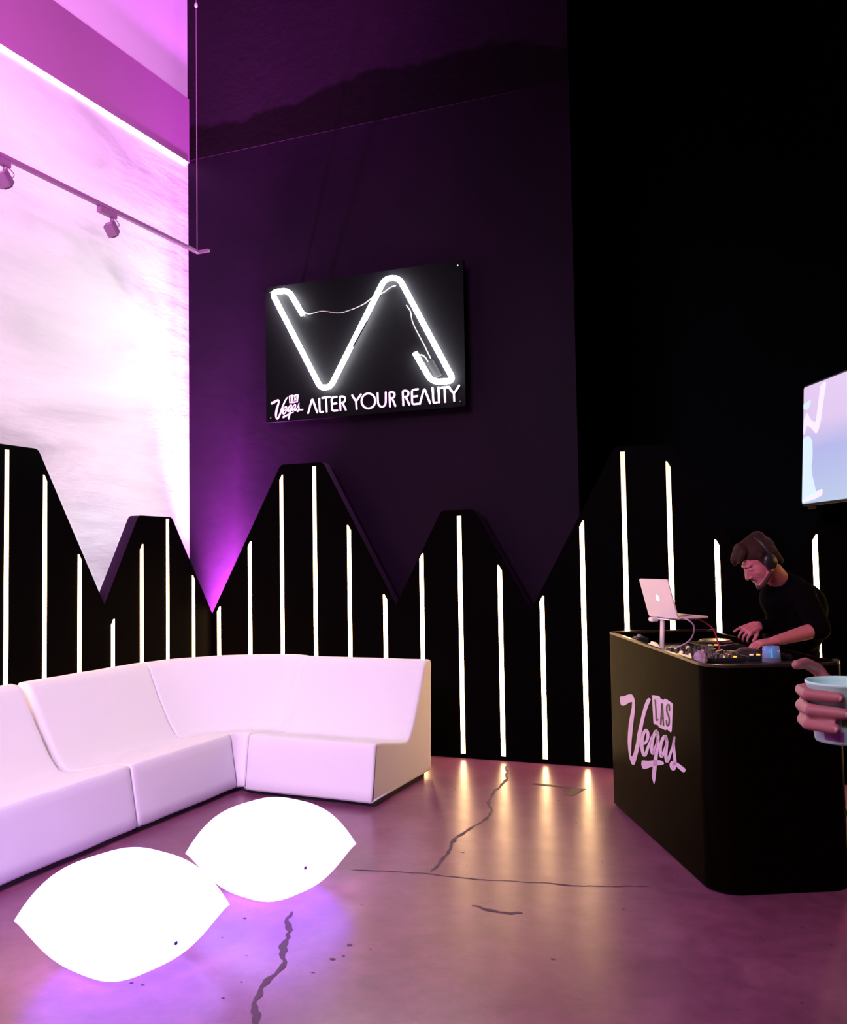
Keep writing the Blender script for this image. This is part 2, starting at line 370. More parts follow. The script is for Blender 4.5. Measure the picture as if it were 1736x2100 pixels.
panel('x', -2.992, -2.60, -2.33, -1.905, 1.87, 1.148, 1.115, [(-2.772, 1.543), (-2.456, 1.824), (-2.141, 1.445)],
      'low black zigzag panel right of the sofa end, three light strips on it')
panel('x', -1.905, -1.262, -.886, -.256, 2.28, 1.115, 1.13, [(-1.822, 1.216), (-1.514, 1.758), (-1.206, 2.243), (-.892, 2.156), (-.582, 1.602), (-.274, 1.06)],
      'tall black zigzag panel behind the booth and the laptop')
panel('x', -.256, .36, .74, 1.37, 2.28, 1.13, 1.13, [(.037, 1.62), (.35, 2.2), (.66, 2.24), (.97, 1.75), (1.28, 1.2)],
      'black zigzag panel behind the performer, below the screen')
# left-wall panels: as seen left to right u = y rising
panel('y', 3.72, 4.33, 4.729, 5.362, 2.272, 1.22, 1.21, [(3.83, 1.3), (4.145, 1.85), (4.468, 2.24), (4.79, 2.103), (5.112, 1.571)],
      'tall black zigzag panel at the left edge of the photo before the pale wall')
panel('y', 5.362, 5.734, 6.134, YP, 1.868, 1.21, 1.068, [(5.449, 1.099), (5.767, 1.648), (6.078, 1.852), (6.413, 1.396)],
      'low black zigzag panel before the pale wall, nearest to the corner')
panel('y', 2.3, 2.68, 3.08, 3.72, 1.87, 1.15, 1.22, [(2.9, 1.83), (3.2, 1.6), (3.51, 1.25)],
      'low black zigzag panel before the pale wall outside the left frame edge')

# ================================================================ modular sofa
prof = [(.0, .045), (.012, .03), (.93, .03), (.965, .05), (.99, .68), (1.0, .765), (.985, .79), (.955, .797), (.905, .79), (.872, .765), (.835, .70), (.76, .56), (.66, .40), (.60, .33), (.565, .308), (.52, .306), (.40, .325), (.2, .362), (.085, .375), (.062, .37), (.052, .352), (.03, .22)]
def densify(p, k=3):
    out = []
    for i in range(len(p)):
        a = p[i]; b_ = p[(i + 1) % len(p)]
        for j in range(k): out.append((a[0] + (b_[0] - a[0]) * j / k, a[1] + (b_[1] - a[1]) * j / k))
    return out
def sofa_mod(frames, label, N=26, seed=0):
    pr = densify(prof, 3); nA = len(frames)
    o = thing('sofa_module', label, 'sofa', (frames[0][0][0], frames[0][0][1], 0), 'white modules of the corner sofa')
    bm = bmesh.new(); rings = []
    def frame(u):
        k = min(int(u * (nA - 1)), nA - 2); v = u * (nA - 1) - k
        return V(frames[k][0]).lerp(V(frames[k + 1][0]), v), V(frames[k][1]).lerp(V(frames[k + 1][1]), v).normalized(), frames[k][2] * (1 - v) + frames[k + 1][2] * v
    cx = sum(p[0] for p in pr) / len(pr); cz = .3
    us = [0, .0, .004, .012] + [i / N for i in range(1, N)] + [.988, .996, 1, 1]
    ins = [.022, .012, .004, .0] + [0] * (N - 1) + [0, .004, .012, .022]
    for u, s in zip(us, ins):
        og, d, sc_ = frame(u)
        ring = []
        for i, (pd, pz) in enumerate(pr):
            a = pr[i - 1]; b_ = pr[(i + 1) % len(pr)]; tx, tz = b_[0] - a[0], b_[1] - a[1]; l = math.hypot(tx, tz) or 1
            nx, nz = -tz / l, tx / l     # inward normal for this winding
            q = (pd + nx * s, pz + nz * s)
            wob = .004 * noise.noise(V((og.x + d.x * pd + seed, og.y + d.y * pd, pz)) * 5)
            P = og + d * ((q[0] + wob) * sc_); ring.append(bm.verts.new((P.x, P.y, max(q[1] + wob * .5, .025))))
        rings.append(ring)
    n = len(pr)
    for i in range(len(rings) - 1):
        for k in range(n):
            try: bm.faces.new((rings[i][k], rings[i + 1][k], rings[i + 1][(k + 1) % n], rings[i][(k + 1) % n]))
            except ValueError: pass
    for rg in (rings[0], rings[-1]): bm.faces.new(rg)
    bmesh.ops.remove_doubles(bm, verts=bm.verts, dist=1e-5)
    fin('cushion_body', bm, M['sofa'], o, True)
    bm = bmesh.new(); lo = []
    for u in (.03, .5, .97):
        og, d, sc_ = frame(u); lo.append([og + d * (.05 * sc_), og + d * (.9 * sc_)])
    for i in range(2):
        a, b_ = lo[i]; c_, d_ = lo[i + 1]
        q = [a, b_, d_, c_]; t = [bm.verts.new((p.x, p.y, 0)) for p in q]; T = [bm.verts.new((p.x, p.y, .035)) for p in q]
        bm.faces.new(t); bm.faces.new(T[::-1])
        for k in range(4): bm.faces.new((t[k], T[k], T[(k + 1) % 4], t[(k + 1) % 4]))
    fin('plinth', bm, M['sofa_base'], o)
    return o
FX = -3.50
sofa_mod([((FX + .02, 3.02, 0), (-1, 0, 0), .97), ((FX, 4.262, 0), (-1, 0, 0), .97)], 'white sofa module cut off by the left edge of the photo', seed=1)
sofa_mod([((FX, 4.268, 0), (-1, .06, 0), .97), ((FX, 5.235, 0), (-1, .20, 0), .99)], 'white sofa module with a creased hem, between the cut-off module and the corner', seed=2)
cf_ = []
for k in range(13):
    a = math.radians(168.7 - (168.7 - 92) * k / 12); cf_.append(((-3.455 + .045 * math.cos(a) , 5.225 + .03 * math.sin(a), 0), (math.cos(a), math.sin(a), 0), .985 + .03 * math.sin(PI * k / 12)))
cf_[0] = ((FX + .003, 5.242, 0), cf_[0][1], .99); cf_[-1] = ((-3.425, 5.20, 0), cf_[-1][1], .97)
sofa_mod(cf_, 'curved white corner module of the sofa with a very narrow front', N=36, seed=3)
sofa_mod([((-3.415, 5.19, 0), (-.05, 1, 0), .97), ((-2.487, 5.146, 0), (0, 1, 0), 1.0)], 'white sofa module at the right end, its cream side face visible', seed=4)

# ================================================================ glowing tables
o_bvh = {}
def pouf(cx, cy, rot, diag, h, label):
    o = thing('glowing_table', label, 'light table', (cx, cy, 0), 'glowing cushion shaped tables')
    bm = bmesh.new(); n = 44; s = diag / math.sqrt(2) / 2; zt = h * .46
    def pt(u, v, top):
        m_ = max(abs(u), abs(v)); k = (1 - abs(u) ** 3.2) * (1 - abs(v) ** 3.2); hh = k ** .52
        x = s * u * (1 + .035 * (1 - v * v)); y = s * v * (1 + .035 * (1 - u * u))
        # pull side centres out, keep the corners sharp
        z = zt + (h - zt) * hh if top else zt - zt * min(1, (k ** .75) * 1.12)
        c_, s_ = math.cos(rot), math.sin(rot)
        return (cx + x * c_ - y * s_, cy + x * s_ + y * c_, z)
    for top in (True, False):
        g = [[bm.verts.new(pt(math.sin(PI / 2 * (2 * i / n - 1)), math.sin(PI / 2 * (2 * j / n - 1)), top)) for j in range(n + 1)] for i in range(n + 1)]
        for i in range(n):
            for j in range(n): bm.faces.new((g[i][j], g[i + 1][j], g[i + 1][j + 1], g[i][j + 1]))
    bmesh.ops.remove_doubles(bm, verts=bm.verts, dist=1e-4)
    bvh = BVHTree.FromBMesh(bm)
    fin('shell', bm, M['glow'], o, True); o_bvh[o.name] = bvh
    return o
p1 = pouf(-2.45, 2.90, math.radians(32 + 45), .79, .385, 'nearer glowing white cushion shaped table on the floor, in the lower left corner')
p2 = pouf(-2.335, 3.77, math.radians(30 + 45), .78, .385, 'farther glowing white cushion shaped table before the white sofa')
for o, p_ in ((p1, (-2.17, 2.845, .125)), (p2, (-1.975, 3.60, .13))):
    p = o_bvh[o.name].ray_cast(V((0, 0, 1.5)), (V(p_) - V((0, 0, 1.5))).normalized())[0]
    if p is None: p = o_bvh[o.name].find_nearest(V(p_))[0]
    bm = bmesh.new(); bmesh.ops.create_cone(bm, cap_ends=True, segments=14, radius1=.007, radius2=.007, depth=.008, matrix=Matrix.Translation(V(p)) @ Matrix.Rotation(PI / 2, 4, 'Y') )
    fin('charging_plug', bm, M['plug'], o, True)

# ================================================================ sign
D = {"polys":{"V":[[0.2214,0.673],[0.2276,0.678],[0.2974,0.689],[0.3784,0.71],[0.4454,0.722],[0.4772,0.717],[0.5018,0.698],[0.5098,0.67],[0.496,0.626],[0.4758,0.585],[0.449,0.522],[0.4231,0.453],[0.4074,0.369],[0.4244,0.37],[0.4593,0.398],[0.5072,0.462],[0.5322,0.512],[0.5792,0.577],[0.6261,0.641],[0.6704,0.692],[0.7129,0.729],[0.7433,0.743],[0.7768,0.746],[0.7813,0.738],[0.7397,0.702],[0.6972,0.659],[0.6637,0.616],[0.6297,0.567],[0.5939,0.507],[0.5689,0.455],[0.5344,0.41],[0.4982,0.365],[0.4691,0.336],[0.4423,0.326],[0.4141,0.325],[0.3784,0.346],[0.3547,0.39],[0.3479,0.438],[0.3582,0.489],[0.3806,0.549],[0.4132,0.6],[0.4437,0.644],[0.4548,0.678],[0.4302,0.676],[0.3739,0.659],[0.3041,0.637],[0.2639,0.629],[0.229,0.631],[0.2156,0.649]],"bar":[[0.5975,0.381],[0.6132,0.388],[0.7138,0.407],[0.8386,0.437],[0.9128,0.451],[0.9566,0.453],[0.9656,0.447],[0.9508,0.437],[0.8734,0.418],[0.8363,0.406],[0.7791,0.391],[0.7004,0.365],[0.64,0.347],[0.6096,0.345],[0.5903,0.359]],"box":[[0.805,0.767],[0.8408,0.772],[0.9276,0.78],[0.936,0.771],[0.9843,0.768],[0.9982,0.777],[1.0282,0.78],[1.1158,0.772],[1.1239,0.764],[1.1091,0.697],[1.0957,0.632],[1.0787,0.622],[1.0282,0.629],[1.0013,0.62],[0.9003,0.618],[0.8869,0.626],[0.8274,0.62],[0.8162,0.627],[0.8104,0.692]]},"rib":[[[[0.6431,0.477],[0.6512,0.479],[0.661,0.482],[0.6758,0.486],[0.6892,0.492],[0.7017,0.499],[0.7129,0.506],[0.7241,0.514],[0.733,0.522],[0.7388,0.53],[0.7442,0.539],[0.7464,0.547],[0.7464,0.555],[0.7433,0.562],[0.7361,0.567],[0.7263,0.572],[0.7093,0.574],[0.6802,0.57],[0.661,0.563],[0.6476,0.556],[0.6364,0.549],[0.6275,0.542],[0.6176,0.534],[0.6096,0.526],[0.6029,0.517],[0.5962,0.508],[0.5903,0.498],[0.5859,0.487],[0.5827,0.477],[0.5814,0.468],[0.5814,0.458],[0.5827,0.45],[0.585,0.442],[0.5886,0.434],[0.5939,0.428],[0.5993,0.423],[0.6051,0.418],[0.6132,0.415],[0.6243,0.413],[0.6422,0.414],[0.6668,0.42],[0.6838,0.427],[0.6928,0.433],[0.7004,0.439],[0.7075,0.446],[0.7151,0.453],[0.7218,0.462],[0.7299,0.471],[0.7375,0.48],[0.7464,0.489],[0.7567,0.499],[0.7665,0.508],[0.7759,0.518],[0.7835,0.527],[0.7911,0.535],[0.7978,0.543],[0.805,0.551]],[[0.6306,0.488],[0.64,0.491],[0.648,0.493],[0.6521,0.494],[0.6556,0.496],[0.6632,0.5],[0.6713,0.506],[0.6793,0.512],[0.6847,0.517],[0.6905,0.524],[0.6936,0.531],[0.6959,0.538],[0.6959,0.544],[0.6928,0.548],[0.6883,0.553],[0.6825,0.555],[0.6838,0.555],[0.6959,0.557],[0.6959,0.557],[0.6892,0.553],[0.6825,0.549],[0.6758,0.544],[0.6691,0.538],[0.6632,0.531],[0.6579,0.523],[0.6521,0.515],[0.6476,0.506],[0.6431,0.496],[0.64,0.488],[0.6386,0.479],[0.6386,0.47],[0.64,0.462],[0.6422,0.455],[0.6453,0.449],[0.6489,0.444],[0.6534,0.439],[0.6579,0.436],[0.6615,0.435],[0.6632,0.434],[0.6579,0.434],[0.6467,0.431],[0.6422,0.43],[0.6453,0.432],[0.6512,0.436],[0.6579,0.442],[0.6655,0.449],[0.6735,0.457],[0.6825,0.466],[0.6928,0.476],[0.7039,0.486],[0.7151,0.496],[0.7272,0.506],[0.7375,0.515],[0.7464,0.524],[0.7554,0.532],[0.7634,0.54],[0.7724,0.548]],[[0.805,0.554],[0.8014,0.556],[0.7938,0.556],[0.7849,0.554],[0.7768,0.552]],[[0.6199,0.484],[0.6132,0.48],[0.6132,0.476],[0.6199,0.474],[0.631,0.474]]],[[[0.8958,0.583],[0.8922,0.587],[0.8877,0.591],[0.8801,0.595],[0.852,0.596],[0.8238,0.586],[0.814,0.578],[0.805,0.571],[0.7983,0.563],[0.7894,0.555],[0.7804,0.545],[0.7724,0.535],[0.7648,0.526],[0.7589,0.517],[0.7531,0.507],[0.7487,0.499],[0.7464,0.49],[0.7455,0.483],[0.7455,0.476],[0.7478,0.47],[0.75,0.465],[0.7545,0.46],[0.7598,0.457],[0.7679,0.454],[0.7894,0.454],[0.8171,0.463],[0.826,0.469],[0.8318,0.474],[0.8377,0.48],[0.843,0.487],[0.8488,0.496],[0.8555,0.505],[0.8609,0.514],[0.869,0.523],[0.8757,0.533],[0.8833,0.543],[0.8904,0.553]],[[0.8511,0.569],[0.8453,0.572],[0.8386,0.576],[0.8354,0.577],[0.852,0.578],[0.8658,0.582],[0.8614,0.579],[0.8542,0.573],[0.8466,0.566],[0.8386,0.559],[0.831,0.55],[0.8229,0.541],[0.8171,0.532],[0.8117,0.524],[0.8081,0.516],[0.805,0.508],[0.8037,0.501],[0.8028,0.495],[0.8037,0.489],[0.805,0.484],[0.8072,0.48],[0.8095,0.477],[0.8117,0.474],[0.8117,0.473],[0.8005,0.473],[0.7813,0.467],[0.7813,0.467],[0.7858,0.471],[0.7916,0.476],[0.8005,0.483],[0.8095,0.492],[0.8193,0.501],[0.8296,0.511],[0.8386,0.52],[0.8475,0.53],[0.8564,0.54],[0.8654,0.55]],[[0.8904,0.555],[0.8877,0.556],[0.8824,0.556],[0.8757,0.555],[0.869,0.553]],[[0.8587,0.567],[0.8699,0.568],[0.8824,0.57],[0.8927,0.575],[0.8971,0.579]]],[[[0.8332,0.581],[0.8399,0.578],[0.8466,0.576],[0.852,0.573],[0.8555,0.57],[0.8578,0.566],[0.86,0.562],[0.86,0.556],[0.86,0.548],[0.8555,0.539],[0.8497,0.527],[0.843,0.515],[0.8377,0.503],[0.8318,0.492],[0.8274,0.481],[0.8229,0.47],[0.8184,0.46],[0.8131,0.452],[0.8081,0.444],[0.8037,0.436],[0.7992,0.427],[0.7947,0.416],[0.7903,0.405],[0.7858,0.394],[0.7822,0.384],[0.7777,0.373],[0.7724,0.363],[0.7688,0.352],[0.7657,0.343],[0.767,0.336],[0.7701,0.33],[0.7733,0.325],[0.7768,0.321],[0.7813,0.317],[0.7858,0.312],[0.7911,0.308],[0.7961,0.304]],[[0.8801,0.597],[0.886,0.595],[0.8927,0.592],[0.9003,0.589],[0.9047,0.584],[0.9083,0.578],[0.9092,0.572],[0.9092,0.565],[0.907,0.557],[0.9039,0.546],[0.8994,0.535],[0.8936,0.522],[0.8891,0.511],[0.8846,0.5],[0.881,0.49],[0.877,0.479],[0.8734,0.47],[0.8703,0.461],[0.8676,0.453],[0.8654,0.446],[0.8623,0.437],[0.8587,0.428],[0.8542,0.417],[0.8497,0.406],[0.8462,0.395],[0.8421,0.385],[0.8386,0.375],[0.8354,0.366],[0.8341,0.358],[0.8296,0.35],[0.8274,0.344],[0.8251,0.338],[0.822,0.332],[0.8171,0.325],[0.8126,0.319],[0.8081,0.313],[0.8037,0.306]],[[0.7961,0.304],[0.7978,0.304],[0.7992,0.304],[0.8014,0.305],[0.8028,0.306]],[[0.8712,0.599],[0.8578,0.598],[0.8444,0.594],[0.835,0.589],[0.8305,0.585]]],[[[1.034,0.581],[1.0295,0.585],[1.025,0.589],[1.0183,0.593],[1.0027,0.596],[0.9745,0.591],[0.9584,0.584],[0.9486,0.578],[0.9396,0.571],[0.9307,0.564],[0.9208,0.556],[0.9128,0.547],[0.9047,0.538],[0.898,0.53],[0.8927,0.522],[0.8891,0.514],[0.886,0.506],[0.8855,0.498],[0.886,0.491],[0.8877,0.484],[0.8904,0.478],[0.8936,0.474],[0.898,0.47],[0.9047,0.467],[0.9226,0.466],[0.9495,0.474],[0.9598,0.48],[0.9665,0.485],[0.9723,0.491],[0.9776,0.498],[0.9835,0.506],[0.9893,0.514],[0.9946,0.523],[1.0013,0.531],[1.0089,0.54],[1.0157,0.549],[1.0228,0.557]],[[0.9911,0.567],[0.9843,0.57],[0.979,0.574],[0.9745,0.576],[0.9776,0.576],[0.9924,0.578],[0.9937,0.579],[0.9888,0.576],[0.9821,0.572],[0.9754,0.566],[0.9678,0.558],[0.9598,0.551],[0.953,0.543],[0.9486,0.536],[0.9441,0.529],[0.9419,0.522],[0.9405,0.516],[0.9396,0.51],[0.9405,0.503],[0.9419,0.497],[0.9441,0.492],[0.9454,0.489],[0.9477,0.486],[0.9486,0.485],[0.9383,0.485],[0.9204,0.481],[0.9195,0.48],[0.924,0.483],[0.9298,0.488],[0.9374,0.494],[0.9463,0.502],[0.9553,0.511],[0.9656,0.52],[0.9732,0.529],[0.9821,0.538],[0.9911,0.547],[0.9991,0.555]],[[1.0228,0.56],[1.0206,0.561],[1.0148,0.561],[1.0081,0.56],[1.0027,0.558]],[[0.9982,0.565],[1.0089,0.566],[1.0206,0.569],[1.0295,0.573],[1.0349,0.577]]],[[[0.9754,0.582],[0.9812,0.577],[0.987,0.573],[0.9915,0.569],[0.9946,0.564],[0.9946,0.556],[0.9924,0.547],[0.9888,0.536],[0.9857,0.526],[0.9821,0.517],[0.979,0.508],[0.9745,0.499],[0.9723,0.491],[0.9723,0.484],[0.9732,0.477],[0.9754,0.472],[0.9776,0.467],[0.9803,0.463],[0.9843,0.46],[0.9946,0.458],[1.025,0.463],[1.0385,0.47],[1.0452,0.476],[1.0519,0.482],[1.0577,0.489],[1.0644,0.496],[1.072,0.505],[1.0801,0.515],[1.0868,0.524],[1.0948,0.532],[1.1033,0.541],[1.1114,0.55],[1.1181,0.559],[1.1239,0.567],[1.1292,0.574],[1.1328,0.581],[1.1373,0.588],[1.1395,0.594],[1.1404,0.601],[1.1427,0.606],[1.144,0.612]],[[1.0228,0.596],[1.0273,0.591],[1.0318,0.587],[1.0371,0.581],[1.0394,0.574],[1.0394,0.565],[1.0371,0.554],[1.034,0.544],[1.0309,0.534],[1.0282,0.525],[1.025,0.516],[1.0228,0.508],[1.0215,0.501],[1.0215,0.495],[1.0228,0.489],[1.0237,0.484],[1.0259,0.481],[1.0282,0.478],[1.0295,0.476],[1.0259,0.477],[1.0036,0.473],[0.9991,0.471],[1.0036,0.474],[1.0094,0.479],[1.0161,0.485],[1.025,0.493],[1.034,0.502],[1.0429,0.511],[1.0519,0.521],[1.0608,0.53],[1.0698,0.539],[1.0787,0.547],[1.0854,0.555],[1.0903,0.563],[1.0944,0.57],[1.0979,0.577],[1.1011,0.583],[1.1055,0.59],[1.11,0.596],[1.1136,0.602],[1.1181,0.609]],[[1.144,0.614],[1.1395,0.616],[1.1337,0.615],[1.1261,0.614],[1.1203,0.611]],[[1.0161,0.598],[1.0045,0.598],[0.9915,0.595],[0.9812,0.591],[0.9745,0.586]]],[[[1.1181,0.609],[1.1127,0.6],[1.1069,0.591],[1.1015,0.582],[1.0979,0.573],[1.0966,0.564],[1.0966,0.556],[1.0979,0.547],[1.0988,0.539],[1.1002,0.53],[1.1011,0.522],[1.1024,0.513],[1.1033,0.506],[1.1038,0.5],[1.1047,0.494],[1.1047,0.489],[1.1038,0.484],[1.1033,0.478],[1.1024,0.472],[1.1002,0.466],[1.0979,0.462],[1.0957,0.457],[1.0921,0.453],[1.0912,0.452],[1.0993,0.455],[1.1114,0.458],[1.11,0.458],[1.1055,0.459],[1.1024,0.46],[1.0988,0.462],[1.0957,0.465],[1.0935,0.468],[1.0935,0.47],[1.0944,0.471],[1.0957,0.472],[1.0957,0.473],[1.0935,0.472],[1.0935,0.471],[1.0993,0.472],[1.1091,0.472],[1.1194,0.472],[1.1292,0.471],[1.1409,0.47],[1.153,0.47],[1.1655,0.468],[1.1789,0.467],[1.1932,0.466],[1.208,0.464],[1.2223,0.463]],[[1.144,0.612],[1.1409,0.604],[1.1382,0.596],[1.1351,0.588],[1.1337,0.58],[1.1337,0.572],[1.1351,0.564],[1.1373,0.556],[1.1382,0.548],[1.1404,0.54],[1.1427,0.531],[1.1449,0.523],[1.1462,0.516],[1.1476,0.51],[1.1494,0.505],[1.1498,0.499],[1.1507,0.494],[1.1494,0.488],[1.1485,0.481],[1.1462,0.475],[1.144,0.469],[1.1404,0.463],[1.136,0.457],[1.1284,0.451],[1.1105,0.443],[1.0868,0.439],[1.0742,0.439],[1.0653,0.441],[1.0586,0.444],[1.0541,0.447],[1.0505,0.452],[1.0488,0.457],[1.0496,0.462],[1.0532,0.467],[1.0608,0.473],[1.072,0.48],[1.089,0.485],[1.1055,0.489],[1.1194,0.49],[1.1328,0.491],[1.1449,0.492],[1.1588,0.492],[1.1731,0.493],[1.1878,0.492],[1.2035,0.492],[1.2183,0.491],[1.2335,0.49],[1.2482,0.489],[1.263,0.488]],[[1.2361,0.464],[1.2518,0.467],[1.2643,0.473],[1.2719,0.48],[1.271,0.485]],[[1.144,0.614],[1.1395,0.616],[1.1337,0.615],[1.127,0.614],[1.1203,0.611]]]],"dark":[[[[0.8466,0.747],[0.8488,0.734],[0.8511,0.721],[0.852,0.708],[0.8542,0.696],[0.8542,0.682],[0.8542,0.668],[0.8542,0.655],[0.8564,0.646],[0.8667,0.643],[0.886,0.647],[0.8936,0.651],[0.8994,0.654]],[[0.8667,0.751],[0.8699,0.738],[0.8721,0.725],[0.8748,0.712],[0.8766,0.7],[0.8779,0.686],[0.8779,0.672],[0.8779,0.66],[0.8801,0.652],[0.8793,0.651],[0.8721,0.651],[0.8779,0.654],[0.886,0.657]],[[0.9025,0.656],[0.9039,0.658],[0.9016,0.659],[0.8967,0.659],[0.8913,0.659]],[[0.8654,0.752],[0.8614,0.752],[0.8564,0.752],[0.8511,0.751],[0.8475,0.749]]],[[[0.9477,0.64],[0.9508,0.654],[0.9544,0.668],[0.9575,0.682],[0.9611,0.695],[0.9642,0.708],[0.9678,0.721],[0.9723,0.734],[0.9754,0.747]],[[0.924,0.637],[0.9276,0.651],[0.9307,0.665],[0.9352,0.678],[0.9383,0.692],[0.9419,0.705],[0.9463,0.718],[0.9499,0.731],[0.9544,0.744]],[[0.9745,0.749],[0.9709,0.75],[0.9656,0.749],[0.9598,0.748],[0.9562,0.746]],[[0.9249,0.635],[0.9293,0.634],[0.9352,0.635],[0.941,0.636],[0.9454,0.638]]],[[[0.9544,0.744],[0.9553,0.73],[0.9575,0.716],[0.9589,0.703],[0.9598,0.689],[0.962,0.676],[0.9633,0.664],[0.9656,0.651],[0.9665,0.638]],[[0.9754,0.748],[0.9767,0.734],[0.979,0.72],[0.9812,0.707],[0.9821,0.693],[0.9843,0.681],[0.9857,0.668],[0.9879,0.655],[0.9902,0.643]],[[0.9687,0.637],[0.9732,0.636],[0.979,0.637],[0.9843,0.639],[0.9888,0.641]],[[0.9732,0.749],[0.97,0.75],[0.9642,0.749],[0.9589,0.748],[0.9553,0.746]]],[[[0.941,0.668],[0.9486,0.669],[0.9562,0.669],[0.9633,0.67],[0.9709,0.67]],[[0.9477,0.676],[0.9553,0.677],[0.962,0.677],[0.97,0.678],[0.9776,0.678]],[[0.9767,0.671],[0.9812,0.673],[0.9843,0.675],[0.9843,0.677],[0.9821,0.678]],[[0.9419,0.675],[0.9374,0.674],[0.9338,0.672],[0.9338,0.67],[0.936,0.668]]],[[[1.0845,0.733],[1.0845,0.739],[1.0836,0.745],[1.0832,0.751],[1.0809,0.756],[1.0765,0.759],[1.0689,0.761],[1.0586,0.76],[1.0474,0.758],[1.0385,0.754],[1.0326,0.75],[1.0282,0.746],[1.0242,0.741],[1.0228,0.736],[1.0215,0.73],[1.0206,0.723],[1.0228,0.718],[1.0259,0.713],[1.0318,0.709],[1.0362,0.705],[1.0407,0.701],[1.0452,0.698],[1.0488,0.695],[1.0519,0.691],[1.0541,0.687],[1.0541,0.682],[1.0541,0.675],[1.0519,0.669],[1.0496,0.663],[1.0474,0.659],[1.0438,0.655],[1.0407,0.653],[1.0407,0.653],[1.0461,0.654],[1.0443,0.654],[1.0416,0.656],[1.0385,0.657],[1.0371,0.66],[1.0362,0.664],[1.0362,0.669],[1.0353,0.673]],[[1.0622,0.729],[1.0622,0.735],[1.0617,0.741],[1.0608,0.747],[1.0595,0.751],[1.0572,0.752],[1.055,0.753],[1.055,0.753],[1.0564,0.753],[1.0564,0.752],[1.0528,0.75],[1.0496,0.747],[1.0465,0.743],[1.0452,0.739],[1.0438,0.733],[1.0438,0.727],[1.0452,0.723],[1.0474,0.719],[1.0519,0.715],[1.0577,0.711],[1.0622,0.707],[1.0666,0.704],[1.0698,0.7],[1.0733,0.697],[1.0756,0.692],[1.0765,0.686],[1.0756,0.679],[1.0742,0.672],[1.072,0.666],[1.0684,0.661],[1.0631,0.656],[1.0577,0.652],[1.0474,0.647],[1.034,0.645],[1.0259,0.647],[1.0206,0.649],[1.017,0.652],[1.0148,0.655],[1.0139,0.66],[1.0139,0.665],[1.0125,0.669]],[[1.034,0.675],[1.0295,0.675],[1.0237,0.675],[1.0183,0.673],[1.0139,0.671]],[[1.0644,0.727],[1.0675,0.727],[1.0733,0.727],[1.0787,0.729],[1.0832,0.731]]]],"txt":[[[-3.79,2.721],[-3.75,2.839],[-3.705,2.72]],[[-3.685,2.831],[-3.68,2.72],[-3.65,2.721]],[[-3.656,2.836],[-3.588,2.838]],[[-3.621,2.835],[-3.616,2.72]],[[-3.523,2.834],[-3.57,2.832],[-3.565,2.722],[-3.517,2.722]],[[-3.567,2.78],[-3.526,2.781]],[[-3.489,2.724],[-3.494,2.833],[-3.469,2.834],[-3.45,2.826],[-3.444,2.806],[-3.453,2.787],[-3.486,2.779]],[[-3.47,2.78],[-3.441,2.722]],[[-3.381,2.835],[-3.347,2.782],[-3.303,2.836]],[[-3.347,2.782],[-3.342,2.721]],[[-3.176,2.773],[-3.178,2.789],[-3.183,2.804],[-3.193,2.818],[-3.205,2.828],[-3.22,2.836],[-3.236,2.839],[-3.251,2.838],[-3.266,2.833],[-3.279,2.825],[-3.289,2.813],[-3.295,2.799],[-3.298,2.783],[-3.296,2.767],[-3.29,2.751],[-3.28,2.738],[-3.268,2.727],[-3.253,2.72],[-3.237,2.717],[-3.222,2.718],[-3.207,2.723],[-3.194,2.731],[-3.184,2.743],[-3.178,2.757],[-3.176,2.773]],[[-3.154,2.835],[-3.152,2.757],[-3.144,2.735],[-3.118,2.718],[-3.092,2.729],[-3.083,2.751],[-3.082,2.835]],[[-3.047,2.718],[-3.05,2.833],[-3.026,2.834],[-3.008,2.825],[-3.004,2.804],[-3.015,2.786],[-3.046,2.78]],[[-3.027,2.783],[-3.0,2.719]],[[-2.931,2.719],[-2.934,2.834],[-2.908,2.835],[-2.889,2.826],[-2.883,2.806],[-2.894,2.788],[-2.931,2.781]],[[-2.909,2.784],[-2.879,2.72]],[[-2.804,2.837],[-2.856,2.835],[-2.854,2.719],[-2.802,2.722]],[[-2.855,2.78],[-2.81,2.782]],[[-2.789,2.719],[-2.749,2.839],[-2.702,2.717]],[[-2.679,2.836],[-2.674,2.717],[-2.644,2.718]],[[-2.629,2.834],[-2.627,2.718]],[[-2.612,2.83],[-2.545,2.832]],[[-2.579,2.83],[-2.575,2.718]],[[-2.543,2.831],[-2.502,2.774],[-2.457,2.835]],[[-2.502,2.774],[-2.5,2.719]]],"neon":[[-3.812,3.541],[-3.945,3.76],[-4.108,3.765],[-3.65,2.913],[-3.559,2.914],[-3.058,3.744],[-2.936,3.734],[-2.485,2.867],[-2.671,2.878],[-2.808,3.117]],"wire1":[[-3.852,3.634],[-3.816,3.575],[-3.761,3.545],[-3.64,3.555],[-3.485,3.522],[-3.366,3.538],[-3.261,3.568],[-3.179,3.611],[-3.087,3.637],[-3.018,3.673],[-2.973,3.682]],"wire2":[[-2.886,3.513],[-2.851,3.457],[-2.838,3.383],[-2.801,3.296],[-2.737,3.176],[-2.684,3.064]],"wire3":[[-2.793,3.1],[-2.76,3.102],[-2.727,3.078],[-2.701,3.029]],"box":[[-2.713,3.034],[-2.669,3.055],[-2.599,2.927],[-2.645,2.905]],"stick":[[-3.329,3.212],[-3.276,3.293],[-3.26,3.317],[-3.199,3.408]]}
sign = thing('neon_sign', 'black square board on the dark wall with a white zigzag neon tube and lettering below', 'sign', (-3.3, 6.74, 3.2))
